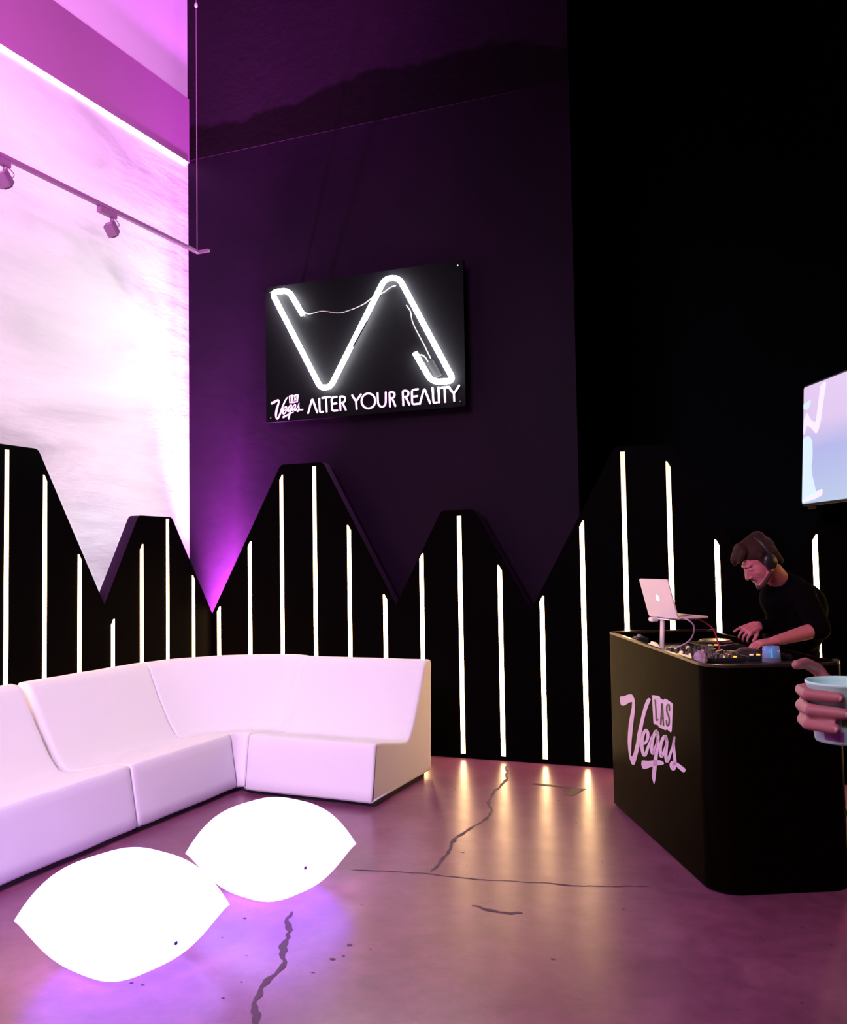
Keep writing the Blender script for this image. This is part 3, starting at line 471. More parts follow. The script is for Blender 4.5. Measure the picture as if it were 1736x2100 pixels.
bm = bmesh.new(); prism(bm, [(-4.195, 2.671), (-2.409, 2.673), (-2.409, 3.82), (-4.195, 3.824)], lambda x, z: (x, 6.74, z), lambda x, z: (x, 6.772, z)); fin('board', bm, M['board'], sign)
for x, z in ((-2.45, 3.78), (-4.15, 3.78), (-4.15, 2.71), (-2.45, 2.71)):
    bm = bmesh.new(); bmesh.ops.create_uvsphere(bm, u_segments=10, v_segments=6, radius=.008, matrix=Matrix.Translation((x, 6.739, z))); fin('screw', bm, M['alu'] if (x > -3 and z > 3) else M['gear'], sign, True)
for x, z in ((-4.0, 3.6), (-2.6, 3.6), (-4.0, 2.9), (-2.6, 2.9)):
    bm = bmesh.new(); bmesh.ops.create_cone(bm, cap_ends=True, segments=12, radius1=.015, radius2=.015, depth=YW - 6.772 + .002, matrix=Matrix.Translation((x, (YW + 6.772) / 2, z)) @ Matrix.Rotation(PI / 2, 4, 'X')); fin('wall_spacer', bm, M['gear'], sign)
bm = bmesh.new(); tube(bm, rounded([(x, 6.698, z) for x, z in D['neon']], .06, 8), .0215, 14); fin('neon_tube', bm, M['neon'], sign, True)
for (x, z) in [D['neon'][0], D['neon'][-1]] + [tuple((D['neon'][i][k] + D['neon'][i + 1][k]) / 2 for k in (0, 1)) for i in (2, 4, 6)]:
    bm = bmesh.new(); tube(bm, [(x, 6.70, z), (x, 6.742, z)], .008, 8); fin('tube_support', bm, M['glass'], sign)
for k in ('wire1', 'wire2', 'wire3'):
    bm = bmesh.new(); tube(bm, cat([(x, 6.72, z) for x, z in D[k]], 4), .0045, 8); fin('wire', bm, M['wire'], sign, True)
bm = bmesh.new(); prism(bm, D['box'], lambda x, z: (x, 6.705, z), lambda x, z: (x, 6.74, z)); fin('transformer', bm, M['transformer'], sign)
bm = bmesh.new(); tube(bm, [(x, 6.655, z) for x, z in D['stick']], .006, 6); fin('tube_clip', bm, M['transformer'], sign)
def stroke(bm, pts, wd, f):
    P = rounded([(x, z, 0) for x, z in pts], .02, 5) if len(pts) < 12 else [V((x, z, 0)) for x, z in pts]
    L_, R_ = [], []
    for i, p in enumerate(P):
        t = (P[min(i + 1, len(P) - 1)] - P[max(i - 1, 0)]).normalized(); n = V((-t.y, t.x, 0)); 
        if 0 < i < len(P) - 1:
            t1 = (P[i] - P[i - 1]).normalized(); c = max(n.dot(V((-t1.y, t1.x, 0))), .6)
        else: c = 1
        L_.append(p + n * wd / c); R_.append(p - n * wd / c)
    t0 = (P[1] - P[0]).normalized(); t1 = (P[-1] - P[-2]).normalized()
    n0 = V((-t0.y, t0.x, 0)); n1 = V((-t1.y, t1.x, 0))
    c1 = [P[-1] + (n1 * math.cos(a) + t1 * math.sin(a)) * wd for a in [PI * k / 6 for k in range(1, 6)]]
    c0 = [P[0] + (-n0 * math.cos(a) - t0 * math.sin(a)) * wd for a in [PI * k / 6 for k in range(1, 6)]]
    closed = (P[0] - P[-1]).length < 1e-3
    for dep in (0,):
        l = [bm.verts.new(f(p.x, p.y)) for p in L_]; r = [bm.verts.new(f(p.x, p.y)) for p in R_]
        for i in range(len(l) - 1): bm.faces.new((l[i], l[i + 1], r[i + 1], r[i]))
        if not closed:
            bm.faces.new([l[-1]] + [bm.verts.new(f(p.x, p.y)) for p in c1] + [r[-1]])
            bm.faces.new([r[0]] + [bm.verts.new(f(p.x, p.y)) for p in c0] + [l[0]])
groups = [('letter_A', [0]), ('letter_L', [1]), ('letter_T', [2, 3]), ('letter_E', [4, 5]), ('letter_R', [6, 7]), ('letter_Y', [8, 9]), ('letter_O', [10]), ('letter_U', [11]), ('letter_R', [12, 13]),
          ('letter_R', [14, 15]), ('letter_E', [16, 17]), ('letter_A', [18]), ('letter_L', [19]), ('letter_I', [20]), ('letter_T', [21, 22]), ('letter_Y', [23, 24])]
for nm, idx in groups:
    bm = bmesh.new()
    for i in idx: stroke(bm, D['txt'][i], .0078, lambda x, z: (x, 6.7365, z))
    ex = bmesh.ops.extrude_face_region(bm, geom=bm.faces[:]); bmesh.ops.translate(bm, vec=(0, -.004, 0), verts=[g for g in ex['geom'] if isinstance(g, bmesh.types.BMVert)])
    fin('letter', bm, M['letter_face'], sign)
def logo(f, parent, mt, md, off):
    def face(bm, pts, o_=0):
        vs = [bm.verts.new(f(x, z, o_)) for x, z in pts]
        for t in tessellate_polygon([[V((x, z, 0)) for x, z in pts]]): bm.faces.new([vs[i] for i in t])
    def rib(bm, item, o_=0):
        l, r, c1, c0 = item
        L_ = [bm.verts.new(f(x, z, o_)) for x, z in l]; R_ = [bm.verts.new(f(x, z, o_)) for x, z in r]
        for i in range(len(L_) - 1): bm.faces.new((L_[i], L_[i + 1], R_[i + 1], R_[i]))
        bm.faces.new([L_[-1]] + [bm.verts.new(f(x, z, o_)) for x, z in c1] + [R_[-1]])
        bm.faces.new([R_[0]] + [bm.verts.new(f(x, z, o_)) for x, z in c0] + [L_[0]])
    bm = bmesh.new(); face(bm, D['polys']['V']); face(bm, D['polys']['bar'])
    for it in D['rib']: rib(bm, it)
    fin('script_lettering', bm, mt, parent)
    bm = bmesh.new(); face(bm, D['polys']['box']); fin('lettering_block', bm, mt, parent)
    bm = bmesh.new()
    for it in D['dark']: rib(bm, it, off)
    fin('block_letters', bm, md, parent)
# the small logo on the sign: same drawing, scaled to the sign
def fsign(s, z, o_=0):
    return (-4.147 + (s - .2156) * .314 / 1.056, 6.7345 - o_, 2.678 + (z - .304) * .208 / .476)
logo(fsign, sign, M['letter_face'], M['ink'], .0015)

# ================================================================ performer's booth
BA = V((-1.153, 5.739, 0)); BT = V((.45443519, -.8907798, 0)); BN = V((.8907798, .45443519, 0))
def B(s, n, z): p = BA + BT * s + BN * n; return V((p.x, p.y, z))
def outline(r_near, inset=0, L_=1.59, W_=.66):
    a = inset; pts = [(a, a), (L_ - a, a), (L_ - a, W_ - a), (a, W_ - a)]; rr = [.035, .13, .13, .06]; out = []
    for i, (s, n) in enumerate(pts):
        r = max(rr[i] - inset, .01); cs = s + (r if s < .5 else -r); cn = n + (r if n < .3 else -r)
        a0 = [PI, 1.5 * PI, 0, .5 * PI][i]
        # order: (0,0) -> (L,0) -> (L,W) -> (0,W)
        for k in range(11):
            an = a0 + (PI / 2) * k / 10; out.append((cs + r * math.cos(an), cn + r * math.sin(an)))
    return out
booth = thing('dj_booth', 'black performance booth with rounded corners and a pink script emblem on its front', 'booth', (BA.x, BA.y, 0))
def ztop(s): return 1.040 - .021 * s
O1 = outline(0); O2 = outline(0, .02)
bm = bmesh.new()
n = len(O1)
def ring(pts, z): return [bm.verts.new(B(s, q, z if not callable(z) else z(s))) for s, q in pts]
r0 = ring(O1, .012); r1 = ring(O1, lambda s: ztop(s) - .012)
bm.faces.new(r0[::-1]); bm.faces.new(r1)
for k in range(n): bm.faces.new((r0[k], r0[(k + 1) % n], r1[(k + 1) % n], r1[k]))
me_shell = bm
# cut: keep the shell as outer skin + recessed top
bmesh.ops.delete(bm, geom=[f for f in bm.faces if len(f.verts) == n and f.calc_center_median().z > .5], context='FACES_ONLY')
r2 = ring(O2, lambda s: ztop(s) - .012); r3 = ring(O2, .93)
for k in range(n):
    j = (k + 1) % n
    bm.faces.new((r1[k], r1[j], r2[j], r2[k])); bm.faces.new((r2[k], r2[j], r3[j], r3[k]))
bm.faces.new(r3)
o = fin('cabinet', bm, M['booth'], booth)
for p in o.data.polygons: p.use_smooth = len(p.vertices) == 4
md = o.modifiers.new('e', 'EDGE_SPLIT'); md.split_angle = math.radians(35)
# raised lip (front, both ends; the performer's side stays low)
bm = bmesh.new()
idx = [i for i, (s, q) in enumerate(O1) if not (.10 < s < 1.5 and q > .5)]
idx = list(range(33, 44)) + list(range(0, 33))
pr = None
for k in idx:
    s, q = O1[k]; s2, q2 = O2[k]; z = ztop(s)
    v = [bm.verts.new(B(s, q, z - .012)), bm.verts.new(B(s, q, z)), bm.verts.new(B(s2, q2, z)), bm.verts.new(B(s2, q2, z - .012))]
    if pr:
        for a in range(4): bm.faces.new((pr[a], pr[(a + 1) % 4], v[(a + 1) % 4], v[a]))
    else: bm.faces.new(v[::-1])
    pr = v
bm.faces.new(pr); fin('rim', bm, M['rim'], booth)
bm = bmesh.new(); prism(bm, outline(0, .03), lambda s, q: B(s, q, 0), lambda s, q: B(s, q, .013)); fin('plinth', bm, M['gear'], booth)
# worktop inside the lip
ZW = .965
bm = bmesh.new(); prism(bm, outline(0, .0215), lambda s, q: B(s, q, ZW - .02), lambda s, q: B(s, q, ZW)); fin('worktop', bm, M['gear'], booth)
def fb(s, z, o_=0): return B(s, -.0015 - o_, z)
logo(fb, booth, M['vinyl'], M['ink'], .0015)

# ---------------- equipment on the worktop
def rbox(bm, s0, s1, n0, n1, z0, z1): return prism(bm, [(s0, n0), (s1, n0), (s1, n1), (s0, n1)], lambda s, q: B(s, q, z0), lambda s, q: B(s, q, z1))
def player(s0, n0, label, warm):
    W_, D_ = .30, .23
    o = thing('media_player', label, 'media player', B(s0 + W_ / 2, n0 + D_ / 2, ZW), 'media players on the booth')
    bm = bmesh.new(); rbox(bm, s0, s0 + W_, n0, n0 + D_, ZW, ZW + .026); fin('body', bm, M['gear'], o, bevel=.005)
    c = B(s0 + .13, n0 + .115, ZW); par = o
    for r_, h_, m_, nm in ((.098, .038, M['gear'], 'platter_ring'), (.086, .046, M['platter'] if warm else M['gear'], 'jog_wheel')):
        bm = bmesh.new(); lathe(bm, [(0.001, .024), (r_, .024), (r_, h_ - .003), (r_ - .004, h_), (.001, h_)], 36, c); fin(nm, bm, m_, o)
    bm = bmesh.new(); rbox(bm, s0 + .245, s0 + .29, n0 + .12, n0 + .21, ZW + .025, ZW + .030); fin('display', bm, M['screen_dark'], o)
    for k in range(2):
        bm = bmesh.new(); lathe(bm, [(.001, .024), (.010, .024), (.010, .031), (.001, .031)], 16, B(s0 + .265, n0 + .03 + k * .035, ZW)); fin('play_button', bm, M['led_orange'] if k else M['knob_light'], o)
    return o
player(.26, .40, 'black media player at the far end of the booth, its jog wheel gleaming gold', True)
player(.80, .40, 'black media player under the hand of the bending person', False)
mx = thing('mixer', 'black mixing desk crowded with small knobs along the front of the booth top', 'mixer', B(.88, .22, ZW))
bm = bmesh.new(); rbox(bm, .62, 1.13, .075, .375, ZW, ZW + .022); fin('body', bm, M['gear'], mx, bevel=.005)
for i in range(12):
    for j in range(6):
        if (i * 7 + j * 3) % 5 == 0: continue
        s_ = .65 + i * .041; q_ = .13 + j * .043
        r_ = random.choice((.007, .009, .011)); h_ = random.uniform(.012, .022)
        mt = random.choice([M['knob']] * 6 + [M['knob_light']] * 1 + [M['gear']] * 5)
        if s_ > 1.0 and j < 2: mt = random.choice((M['knob'], M['knob_light'], M['knob']))
        bm = bmesh.new(); lathe(bm, [(.001, 0), (r_, 0), (r_ * .85, h_), (r_ * .7, h_ + .002), (.001, h_ + .002)], 14, B(s_, q_, ZW + .021)); fin('knob', bm, mt, mx)
for k in range(4):
    bm = bmesh.new(); rbox(bm, .96 + k * .043, .98 + k * .043, .086, .105, ZW + .021, ZW + .034); fin('fader_cap', bm, M['knob_light'], mx)
for s_, q_ in ((1.0, .345), (.93, .26), (1.10, .33)):
    bm = bmesh.new(); lathe(bm, [(.001, 0), (.008, 0), (.008, .006), (.001, .006)], 12, B(s_, q_, ZW + .021)); fin('indicator', bm, M['led_orange'], mx)
# crumpled cloth bag, small adapter, light box
def lump(name, c, rx, ry, rz, m_, label, catg, seed):
    bm = bmesh.new(); bmesh.ops.create_icosphere(bm, subdivisions=4, radius=1)
    for v in bm.verts:
        k = 1 + .28 * noise.noise(v.co * 2.2 + V((seed, 0, 0))) + .1 * noise.noise(v.co * 6 + V((seed, 3, 0)))
        v.co = V((v.co.x * rx * k, v.co.y * ry * k, max(v.co.z * k, -.55) * rz)) + V(c) + V((0, 0, .55 * rz))
    return tag(fin(name, bm, m_, None, True), label, catg)
lump('cloth_pouch', B(1.17, .125, ZW), .030, .032, .042, M['cable_w'], 'small crumpled lilac pouch at the front edge of the booth top', 'pouch', 4)
lump('paper_ball', B(.545, .10, ZW), .035, .022, .035, M['knob_light'], 'crumpled cream paper beside the foot of the laptop stand', 'paper', 9)
ad = thing('power_adapter', 'small dark power adapter in the far left corner of the booth top', 'adapter', B(.20, .13, ZW))
bm = bmesh.new(); rbox(bm, .14, .26, .10, .17, ZW, ZW + .055); fin('body', bm, M['gear'], ad, bevel=.008)
bm = bmesh.new(); lathe(bm, [(.001, 0), (.012, 0), (.012, .012), (.001, .012)], 14, B(.18, .135, ZW + .055)); fin('socket', bm, M['cable_w'], ad)
bm = bmesh.new(); lathe(bm, [(.001, 0), (.008, 0), (.008, .01), (.001, .01)], 14, B(.225, .135, ZW + .055)); fin('knob', bm, M['knob'], ad)
# laptop stand
LC = V((-.742, 5.212, 1.165)); DR = V((-.647, .763, 0)); NB = V((-.763, -.647, 0)); UP = (V((0, 0, 1)) * math.cos(.27) + NB * math.sin(.27)).normalized()
st = thing('laptop_stand', 'pale metal post carrying the open laptop above the booth', 'laptop stand', (-.765, 5.25, ZW))
ft = V((-.765, 5.25, ZW)); tp = V((-.752, 5.225, 1.150)); x_ = DR; y_ = NB
bm = bmesh.new()
for a, b_ in ((ft, tp),):
    v0 = [bm.verts.new(a + x_ * i + y_ * j) for i, j in ((-.016, -.006), (.016, -.006), (.016, .006), (-.016, .006))]
    v1 = [bm.verts.new(b_ + x_ * i + y_ * j) for i, j in ((-.016, -.006), (.016, -.006), (.016, .006), (-.016, .006))]
    bm.faces.new(v0[::-1]); bm.faces.new(v1)
    for k in range(4): bm.faces.new((v0[k], v0[(k + 1) % 4], v1[(k + 1) % 4], v1[k]))
fin('post', bm, M['alu'], st, bevel=.003)
bm = bmesh.new(); box(bm, (-.06, -.05, 0), (.06, .05, .008), Matrix.Translation(ft)); fin('foot', bm, M['alu'], st, bevel=.003)
bm = bmesh.new()
FW = -NB; UPB = (V((0, 0, 1)) * .985 + FW * .0).normalized()
def slab(bm, o, ax, ay, az):  # o corner, spans
    vs = [bm.verts.new(o + ax * i + ay * j + az * k) for i in (0, 1) for j in (0, 1) for k in (0, 1)]
    for q in ((0, 1, 3, 2), (4, 6, 7, 5), (0, 4, 5, 1), (2, 3, 7, 6), (0, 2, 6, 4), (1, 5, 7, 3)): bm.faces.new([vs[i] for i in q])
slab(bm, tp - DR * .09 - FW * .02, DR * .18, FW * .18, V((0, 0, .006))); fin('tray', bm, M['alu'], st, bevel=.002)
bm = bmesh.new(); slab(bm, tp + DR * .028 - FW * .045 + V((0, 0, -.012)), DR * .045, FW * .04, V((0, 0, .022))); fin('clamp', bm, M['alu'], st, bevel=.004)
lp = thing('laptop', 'open silver laptop on the post stand, glowing fruit emblem on its lid', 'laptop', LC)
hw = .142
bm = bmesh.new(); slab(bm, LC - DR * hw + V((0, 0, -.006)), DR * 2 * hw, FW * .185, V((0, 0, .012))); base_ = fin('base', bm, M['alu'], lp, bevel=.004)
bm = bmesh.new(); slab(bm, LC - DR * (hw - .02) + FW * .02 + V((0, 0, .0065)), DR * (2 * hw - .04), FW * .09, V((0, 0, .001))); fin('keyboard', bm, M['gear'], base_)
nl = UP.cross(DR).normalized()
if nl.dot(NB) < 0: nl = -nl
bm = bmesh.new()
pts = rounded([(-hw + .02, 0, 0), (-hw, 0, 0), (-hw, .215, 0), (hw, .215, 0), (hw, 0, 0), (-hw + .02, 0, 0)], .014, 5)[:-1]
prism(bm, [(p.x, p.y) for p in pts], lambda a, b_: LC + DR * a + UP * b_ + nl * .007, lambda a, b_: LC + DR * a + UP * b_ + nl * .0)
lid_ = fin('lid', bm, M['alu'], lp)
bm = bmesh.new(); prism(bm, [(-hw + .01, .012), (hw - .01, .012), (hw - .01, .205), (-hw + .01, .205)], lambda a, b_: LC + DR * a + UP * b_ - nl * .0012, lambda a, b_: LC + DR * a + UP * b_ - nl * .0002); fin('screen', bm, M['screen_dark'], lid_)
# fruit emblem: two-lobed body with a bite, and a leaf
body = []
for k in range(48):
    a = 2 * PI * k / 48; x = .0165 * math.sin(a) * (1 + .06 * math.cos(2 * a)); y = .0185 * math.cos(a)
    y -= .005 * math.exp(-(x / .005) ** 2) * (1 if math.cos(a) > 0 else -.6); x *= 1 - .12 * (y < 0) * (-y / .0185)
    dx, dy = x - .021 * (1), y - .002; d_ = math.hypot(dx, dy)
    if d_ < .0085: x, y = .021 + dx / d_ * .0085, .002 + dy / d_ * .0085
    body.append((-x, y + .108))
bm = bmesh.new(); bm.faces.new([bm.verts.new(LC + DR * a + UP * b_ + nl * .0078) for a, b_ in body])
bm.faces.new([bm.verts.new(LC + DR * a + UP * b_ + nl * .0078) for a, b_ in [(0, .1275), (-.002, .131), (-.006, .1345), (-.0068, .1345), (-.0055, .1305), (-.0025, .1275)]])
fin('emblem', bm, M['logo_glow'], lid_)
# cables
def cable(pts, r_, m_, label):
    bm = bmesh.new(); tube(bm, cat(pts, 8), r_, 8); return tag(fin('cable', bm, m_, None, True), label, 'cable')
cable([LC - DR * .14 + FW * .03 + V((0, 0, -.002)), (-.60, 5.10, 1.155), (-.575, 5.12, 1.12), (-.60, 5.18, 1.05), (-.68, 5.22, 1.0), (-.80, 5.28, .975), (-.86, 5.36, .972), (-.80, 5.44, .972)], .0042, M['cable_w'], 'pale lilac cable looping down from the laptop to the booth top')
cable([LC - DR * .10 + FW * .12 + V((0, 0, -.008)), (-.56, 5.27, 1.145), (-.50, 5.30, 1.10), (-.475, 5.30, 1.03), (-.47, 5.27, .985), (-.54, 5.12, .975), (-.66, 5.05, .972), (-.74, 5.03, .972)], .0042, M['cable_r'], 'red cable hanging behind the laptop down to the booth top')
# tumbler with blue drink
tb = thing('tumbler', 'short clear tumbler holding a blue drink, on the near end of the booth top', 'glass', (-.190, 4.93, ZW))
c0 = (-.190, 4.93, ZW)
bm = bmesh.new(); lathe(bm, [(.001, .0), (.044, .0), (.0455, .004), (.044, .03), (.040, .078), (.038, .078), (.0405, .022), (.001, .018)], 32, c0); fin('glass_wall', bm, M['glass'], tb, True)
bm = bmesh.new(); lathe(bm, [(.001, .0225), (.0402, .0225), (.0378, .077), (.001, .077)], 32, c0); fin('drink', bm, M['blue'], tb, True)
bm = bmesh.new(); vs = []
for a in (-.09, .09):
    for z, r_ in ((.024, .0452), (.072, .0418)):
        an = math.radians(-84) + a; vs.append(bm.verts.new((c0[0] + r_ * math.cos(an) , c0[1] + r_ * math.sin(an), c0[2] + z)))
bm.faces.new((vs[0], vs[1], vs[3], vs[2])); fin('stirrer', bm, M['cyan'], tb)

# ================================================================ track lights
tr = thing('track_rail', 'pink lit ceiling track hung on a thin rod before the pale wall', 'light track', (-4.2, 5.8, 3.85))
bm = bmesh.new(); box(bm, (-4.215, -.5, 3.835), (-4.185, 5.80, 3.862)); box(bm, (-4.215, 5.79, 3.838), (-4.10, 5.815, 3.860)); fin('rail', bm, M['rail'], tr, bevel=.003)
for y in (5.79, 2.4):
    bm = bmesh.new(); tube(bm, [(-4.2, y, 3.86), (-4.2, y, HC)], .0035, 8); fin('suspension_rod', bm, M['rail'], tr)
bm = bmesh.new(); bmesh.ops.create_uvsphere(bm, u_segments=14, v_segments=10, radius=.013, matrix=Matrix.Translation((-4.2, 5.79, 5.77)) @ Matrix.Diagonal((1, 1, 1.8, 1))); fin('rod_coupler', bm, M['alu'], tr, True)
def track_head(y, label):
    o = thing('track_spotlight', label, 'spotlight', (-4.2, y, 3.83), 'small spotlights on the track')
    bm = bmesh.new(); box(bm, (-4.218, y - .13, 3.795), (-4.182, y + .03, 3.834)); fin('adapter', bm, M['rail'], o, bevel=.003)
    bm = bmesh.new(); tube(bm, [(-4.2, y, 3.80), (-4.2, y, 3.765)], .014, 12); fin('swivel', bm, M['rail'], o, True)
    bm = bmesh.new(); box(bm, (-.035, -.035, -.04), (.035, .035, .045), Matrix.Translation((-4.2, y - .005, 3.715)) @ Matrix.Rotation(math.radians(42), 4, 'X') @ Matrix.Rotation(.3, 4, 'Z')); lh = fin('lamp_head', bm, M['rail'], o, bevel=.006)
    bm = bmesh.new(); bmesh.ops.create_cone(bm, cap_ends=True, segments=20, radius1=.026, radius2=.026, depth=.008, matrix=Matrix.Translation((-4.2, y - .005, 3.715)) @ Matrix.Rotation(math.radians(42), 4, 'X') @ Matrix.Translation((0, 0, -.043))); fin('lens', bm, M['knob'], lh)
    bm = bmesh.new(); tube(bm, cat([(-4.2, y + .02, 3.80), (-4.195, y + .06, 3.77), (-4.2, y + .04, 3.73)], 5), .003, 6); fin('lead', bm, M['rail'], o)
track_head(4.86, 'small square spotlight on the track, the one nearer to the hanging rod')
track_head(3.965, 'small square spotlight on the track at the left edge of the photo')

# ================================================================ screen
SD = V((.4432, -.8964, 0)); s_bl = V((-.032, 6.467, 1.813)); SUP = V((.036, -.085, .734)).normalized()
SN = SD.cross(SUP).normalized()
if SN.dot(V((-.3, -.9, 0))) < 0: SN = -SN
sw = thing('display_screen', 'bright lilac and white video screen at the right edge of the photo', 'screen', (.3, 5.87, 1.8))
Wd, Hd = 1.30, .742
def SP(a, b_, c_): return s_bl + SD * a + SUP * b_ + SN * c_
bm = bmesh.new(); prism(bm, [(-.012, -.014), (Wd + .012, -.014), (Wd + .012, Hd + .012), (-.012, Hd + .012)], lambda a, b_: SP(a, b_, -.003), lambda a, b_: SP(a, b_, -.05)); fin('housing', bm, M['gear'], sw, bevel=.006)
sm2 = mat('video_image', (.02, .02, .02), .3)
N, L, b = nodes(sm2)
tc = N.new('ShaderNodeTexCoord'); mp = N.new('ShaderNodeMapping'); L.new(tc.outputs['UV'], mp.inputs['Vector'])
sx = N.new('ShaderNodeSeparateXYZ'); L.new(mp.outputs[0], sx.inputs[0])
cr = N.new('ShaderNodeValToRGB'); L.new(sx.outputs['Y'], cr.inputs['Fac']); e = cr.color_ramp.elements
e[0].color = (.52, .62, .86, 1); e[1].color = (.82, .62, .92, 1); k = e.new(.45); k.color = (.48, .50, .86, 1); k = e.new(.68); k.color = (.78, .60, .90, 1)
L.new(cr.outputs['Color'], b.inputs['Emission Color']); b.inputs['Emission Strength'].default_value = .95
bm = bmesh.new(); pts = [(p.x, p.y) for p in rounded([(.03, 0, 0), (0, 0, 0), (0, Hd, 0), (Wd, Hd, 0), (Wd, 0, 0), (.03, 0, 0)], .015, 4)[:-1]]
f_ = bm.faces.new([bm.verts.new(SP(a, b_, 0)) for a, b_ in pts]); uv = bm.loops.layers.uv.new('UVMap')
for lo_, (a, b_) in zip(f_.loops, pts): lo_[uv].uv = (a / Wd, b_ / Hd)
fin('picture', bm, sm2, sw)
M['pale_shape'] = mat('video_pale_shape', (.1, .1, .1), .4, emit=(.66, .84, .92), es=1.0)
M['pink_shape'] = mat('video_pink_shape', (.1, .1, .1), .4, emit=(.90, .80, .96), es=1.0)
def shape(pts, m_): 
    c_ = [((pts[0][0] + pts[-1][0]) / 2, (pts[0][1] + pts[-1][1]) / 2)] + pts + [((pts[0][0] + pts[-1][0]) / 2, (pts[0][1] + pts[-1][1]) / 2)]
    P = rounded([(a, b_, 0) for a, b_ in c_], .03, 4)[:-1]
    bm = bmesh.new(); vs = [bm.verts.new(SP(p.x * Hd, p.y * Hd, .0012)) for p in P]
    for t in tessellate_polygon([P]): bm.faces.new([vs[i] for i in t])
    fin('picture_shape', bm, m_, sw)
shape([(.0, .57), (.10, .58), (.17, .53), (.18, .39), (.16, .31), (.18, .23), (.25, .09), (.25, .06), (0, .0)], M['pale_shape'])
shape([(.07, .78), (.13, .71), (.22, .67), (.265, .84), (.29, .97), (.38, .99), (.385, .95), (.34, .80), (.31, .67), (.265, .59), (.23, .575), (.155, .63), (.07, .67), (.02, .59), (.005, .62), (.01, .73)], M['pink_shape'])
shape([(0, .86), (.14, .88), (.09, .80), (0, .815)], M['pale_shape'])
shape([(.0, .005), (.05, .055), (.36, .11), (.36, .055), (.24, .03)], M['pink_shape'])
# hung from the ceiling on a pole
sp_ = SP(.75, .5, -.07)
bm = bmesh.new(); tube(bm, [sp_, (sp_.x, sp_.y, HC)], .022, 14); fin('ceiling_pole', bm, M['gear'], sw, True)
bm = bmesh.new(); slab(bm, SP(.6, .4, -.075), SD * .3, SUP * .3, SN * .03); fin('mount_plate', bm, M['gear'], sw)
bm = bmesh.new(); slab(bm, SP(.07, -.036, -.035), SD * .05, SUP * .02, SN * .03); fin('indicator', bm, M['rim'], sw)
# dark crate rack beyond the booth
rk = thing('equipment_rack', 'dark slatted rack standing on the floor just right of the booth', 'rack', (.42, 5.0, 0))
for z in (.30, .16, .04):
    bm = bmesh.new(); box(bm, (.16, 4.86, z), (.80, 5.24, z + .03)); fin('shelf', bm, M['gear'], rk, bevel=.004)
for x in (.185, .775):
    for y in (4.885, 5.215):
        bm = bmesh.new(); box(bm, (x - .015, y - .015, 0), (x + .015, y + .015, .62)); fin('leg', bm, M['gear'], rk)

# ================================================================ people
def frame_fn(o, f, u):
    f = V(f).normalized(); r = f.cross(V(u)).normalized(); u = r.cross(f).normalized()
    R3 = Matrix((r, f, u)).transposed()
    return (lambda x, y, z: V(o) + r * x + f * y + u * z), R3
def head_parts(bm, P, R3, s=1.0):
    "x right, y forward, z up, origin at ear level"
    ellip(bm, P(0, -.012, .040), .076 * s, .096 * s, .085 * s, R3)
    ellip(bm, P(0, .030, -.015), .066 * s, .066 * s, .085 * s, R3)
    ellip(bm, P(0, .038, -.062), .052 * s, .052 * s, .048 * s, R3)
    ellip(bm, P(0, .078, -.098), .024 * s, .018 * s, .017 * s, R3)      # chin
    ellip(bm, P(0, .076, .034), .054 * s, .018 * s, .013 * s, R3)       # brow
    for sx in (-1, 1):
        ellip(bm, P(.036 * sx, .060, -.020), .024 * s, .018 * s, .020 * s, R3)   # cheek
        ellip(bm, P(.031 * sx, .079, .012), .014 * s, .010 * s, .009 * s, R3)    # eyelid
        capsule(bm, P(.060 * sx, .005, -.045), P(.022 * sx, .075, -.092), .018, .014)   # jaw line
        ellip(bm, P(.078 * sx, -.008, .0), .008, .019, .031, R3)                 # ear
    capsule(bm, P(0, .090, .020), P(0, .112, -.024), .0085, .0115)      # nose
    ellip(bm, P(.010, .100, -.030), .009, .010, .007, R3); ellip(bm, P(-.010, .100, -.030), .009, .010, .007, R3)
    ellip(bm, P(0, .088, -.056), .022, .009, .006, R3); ellip(bm, P(0, .086, -.068), .019, .009, .007, R3)   # lips
    ellip(bm, P(0, .078, -.082), .020, .010, .010, R3)
def hand(bm, wrist, fwd, up, curl, spread=.0, thumb=1, s=1.0, fingers=None, flex=None):
    "palm plus five separate fingers; up = back of the hand; thumb side +x*thumb"
    P, R3 = frame_fn(wrist, fwd, up)
    for i, (x0, x1) in enumerate(((-.028, -.036), (-.010, -.012), (.010, .012), (.028, .034))):
        capsule(bm, P(x0 * .75 * s, 0, 0), P(x1 * .85 * s, .082 * s, .0), .017 * s, .0125 * s)
    L4 = [.070, .080, .076, .058] if thumb < 0 else [.058, .076, .080, .070]
    xs = (-.034, -.0115, .0115, .033)
    for i in range(4):
        x = xs[i]; cu = curl[i] if isinstance(curl, (list, tuple)) else curl
        p = P(x * s, .080 * s, .001); a = .15 + cu * .35; seg = (.45, .31, .24); r = .0092 * s
        sd = (x / .034) * (.10 + spread)
        for k in range(3):
            q = p + (R3 @ V((math.sin(sd), math.cos(sd) * math.cos(a), -math.sin(a)))) * (L4[i] * seg[k] * s)
            capsule(bm, p, q, r, r * .88); p = q; r *= .88; a += cu * .75
    t0 = P(.026 * thumb * s, .022 * s, -.004); t1 = P(.050 * thumb * s, .052 * s, -.016); t2 = P(.058 * thumb * s, .082 * s, -.026 - .01 * (curl if not isinstance(curl, (list, tuple)) else curl[1]))
    capsule(bm, t0, t1, .015 * s, .0115 * s); capsule(bm, t1, t2, .011 * s, .009 * s)

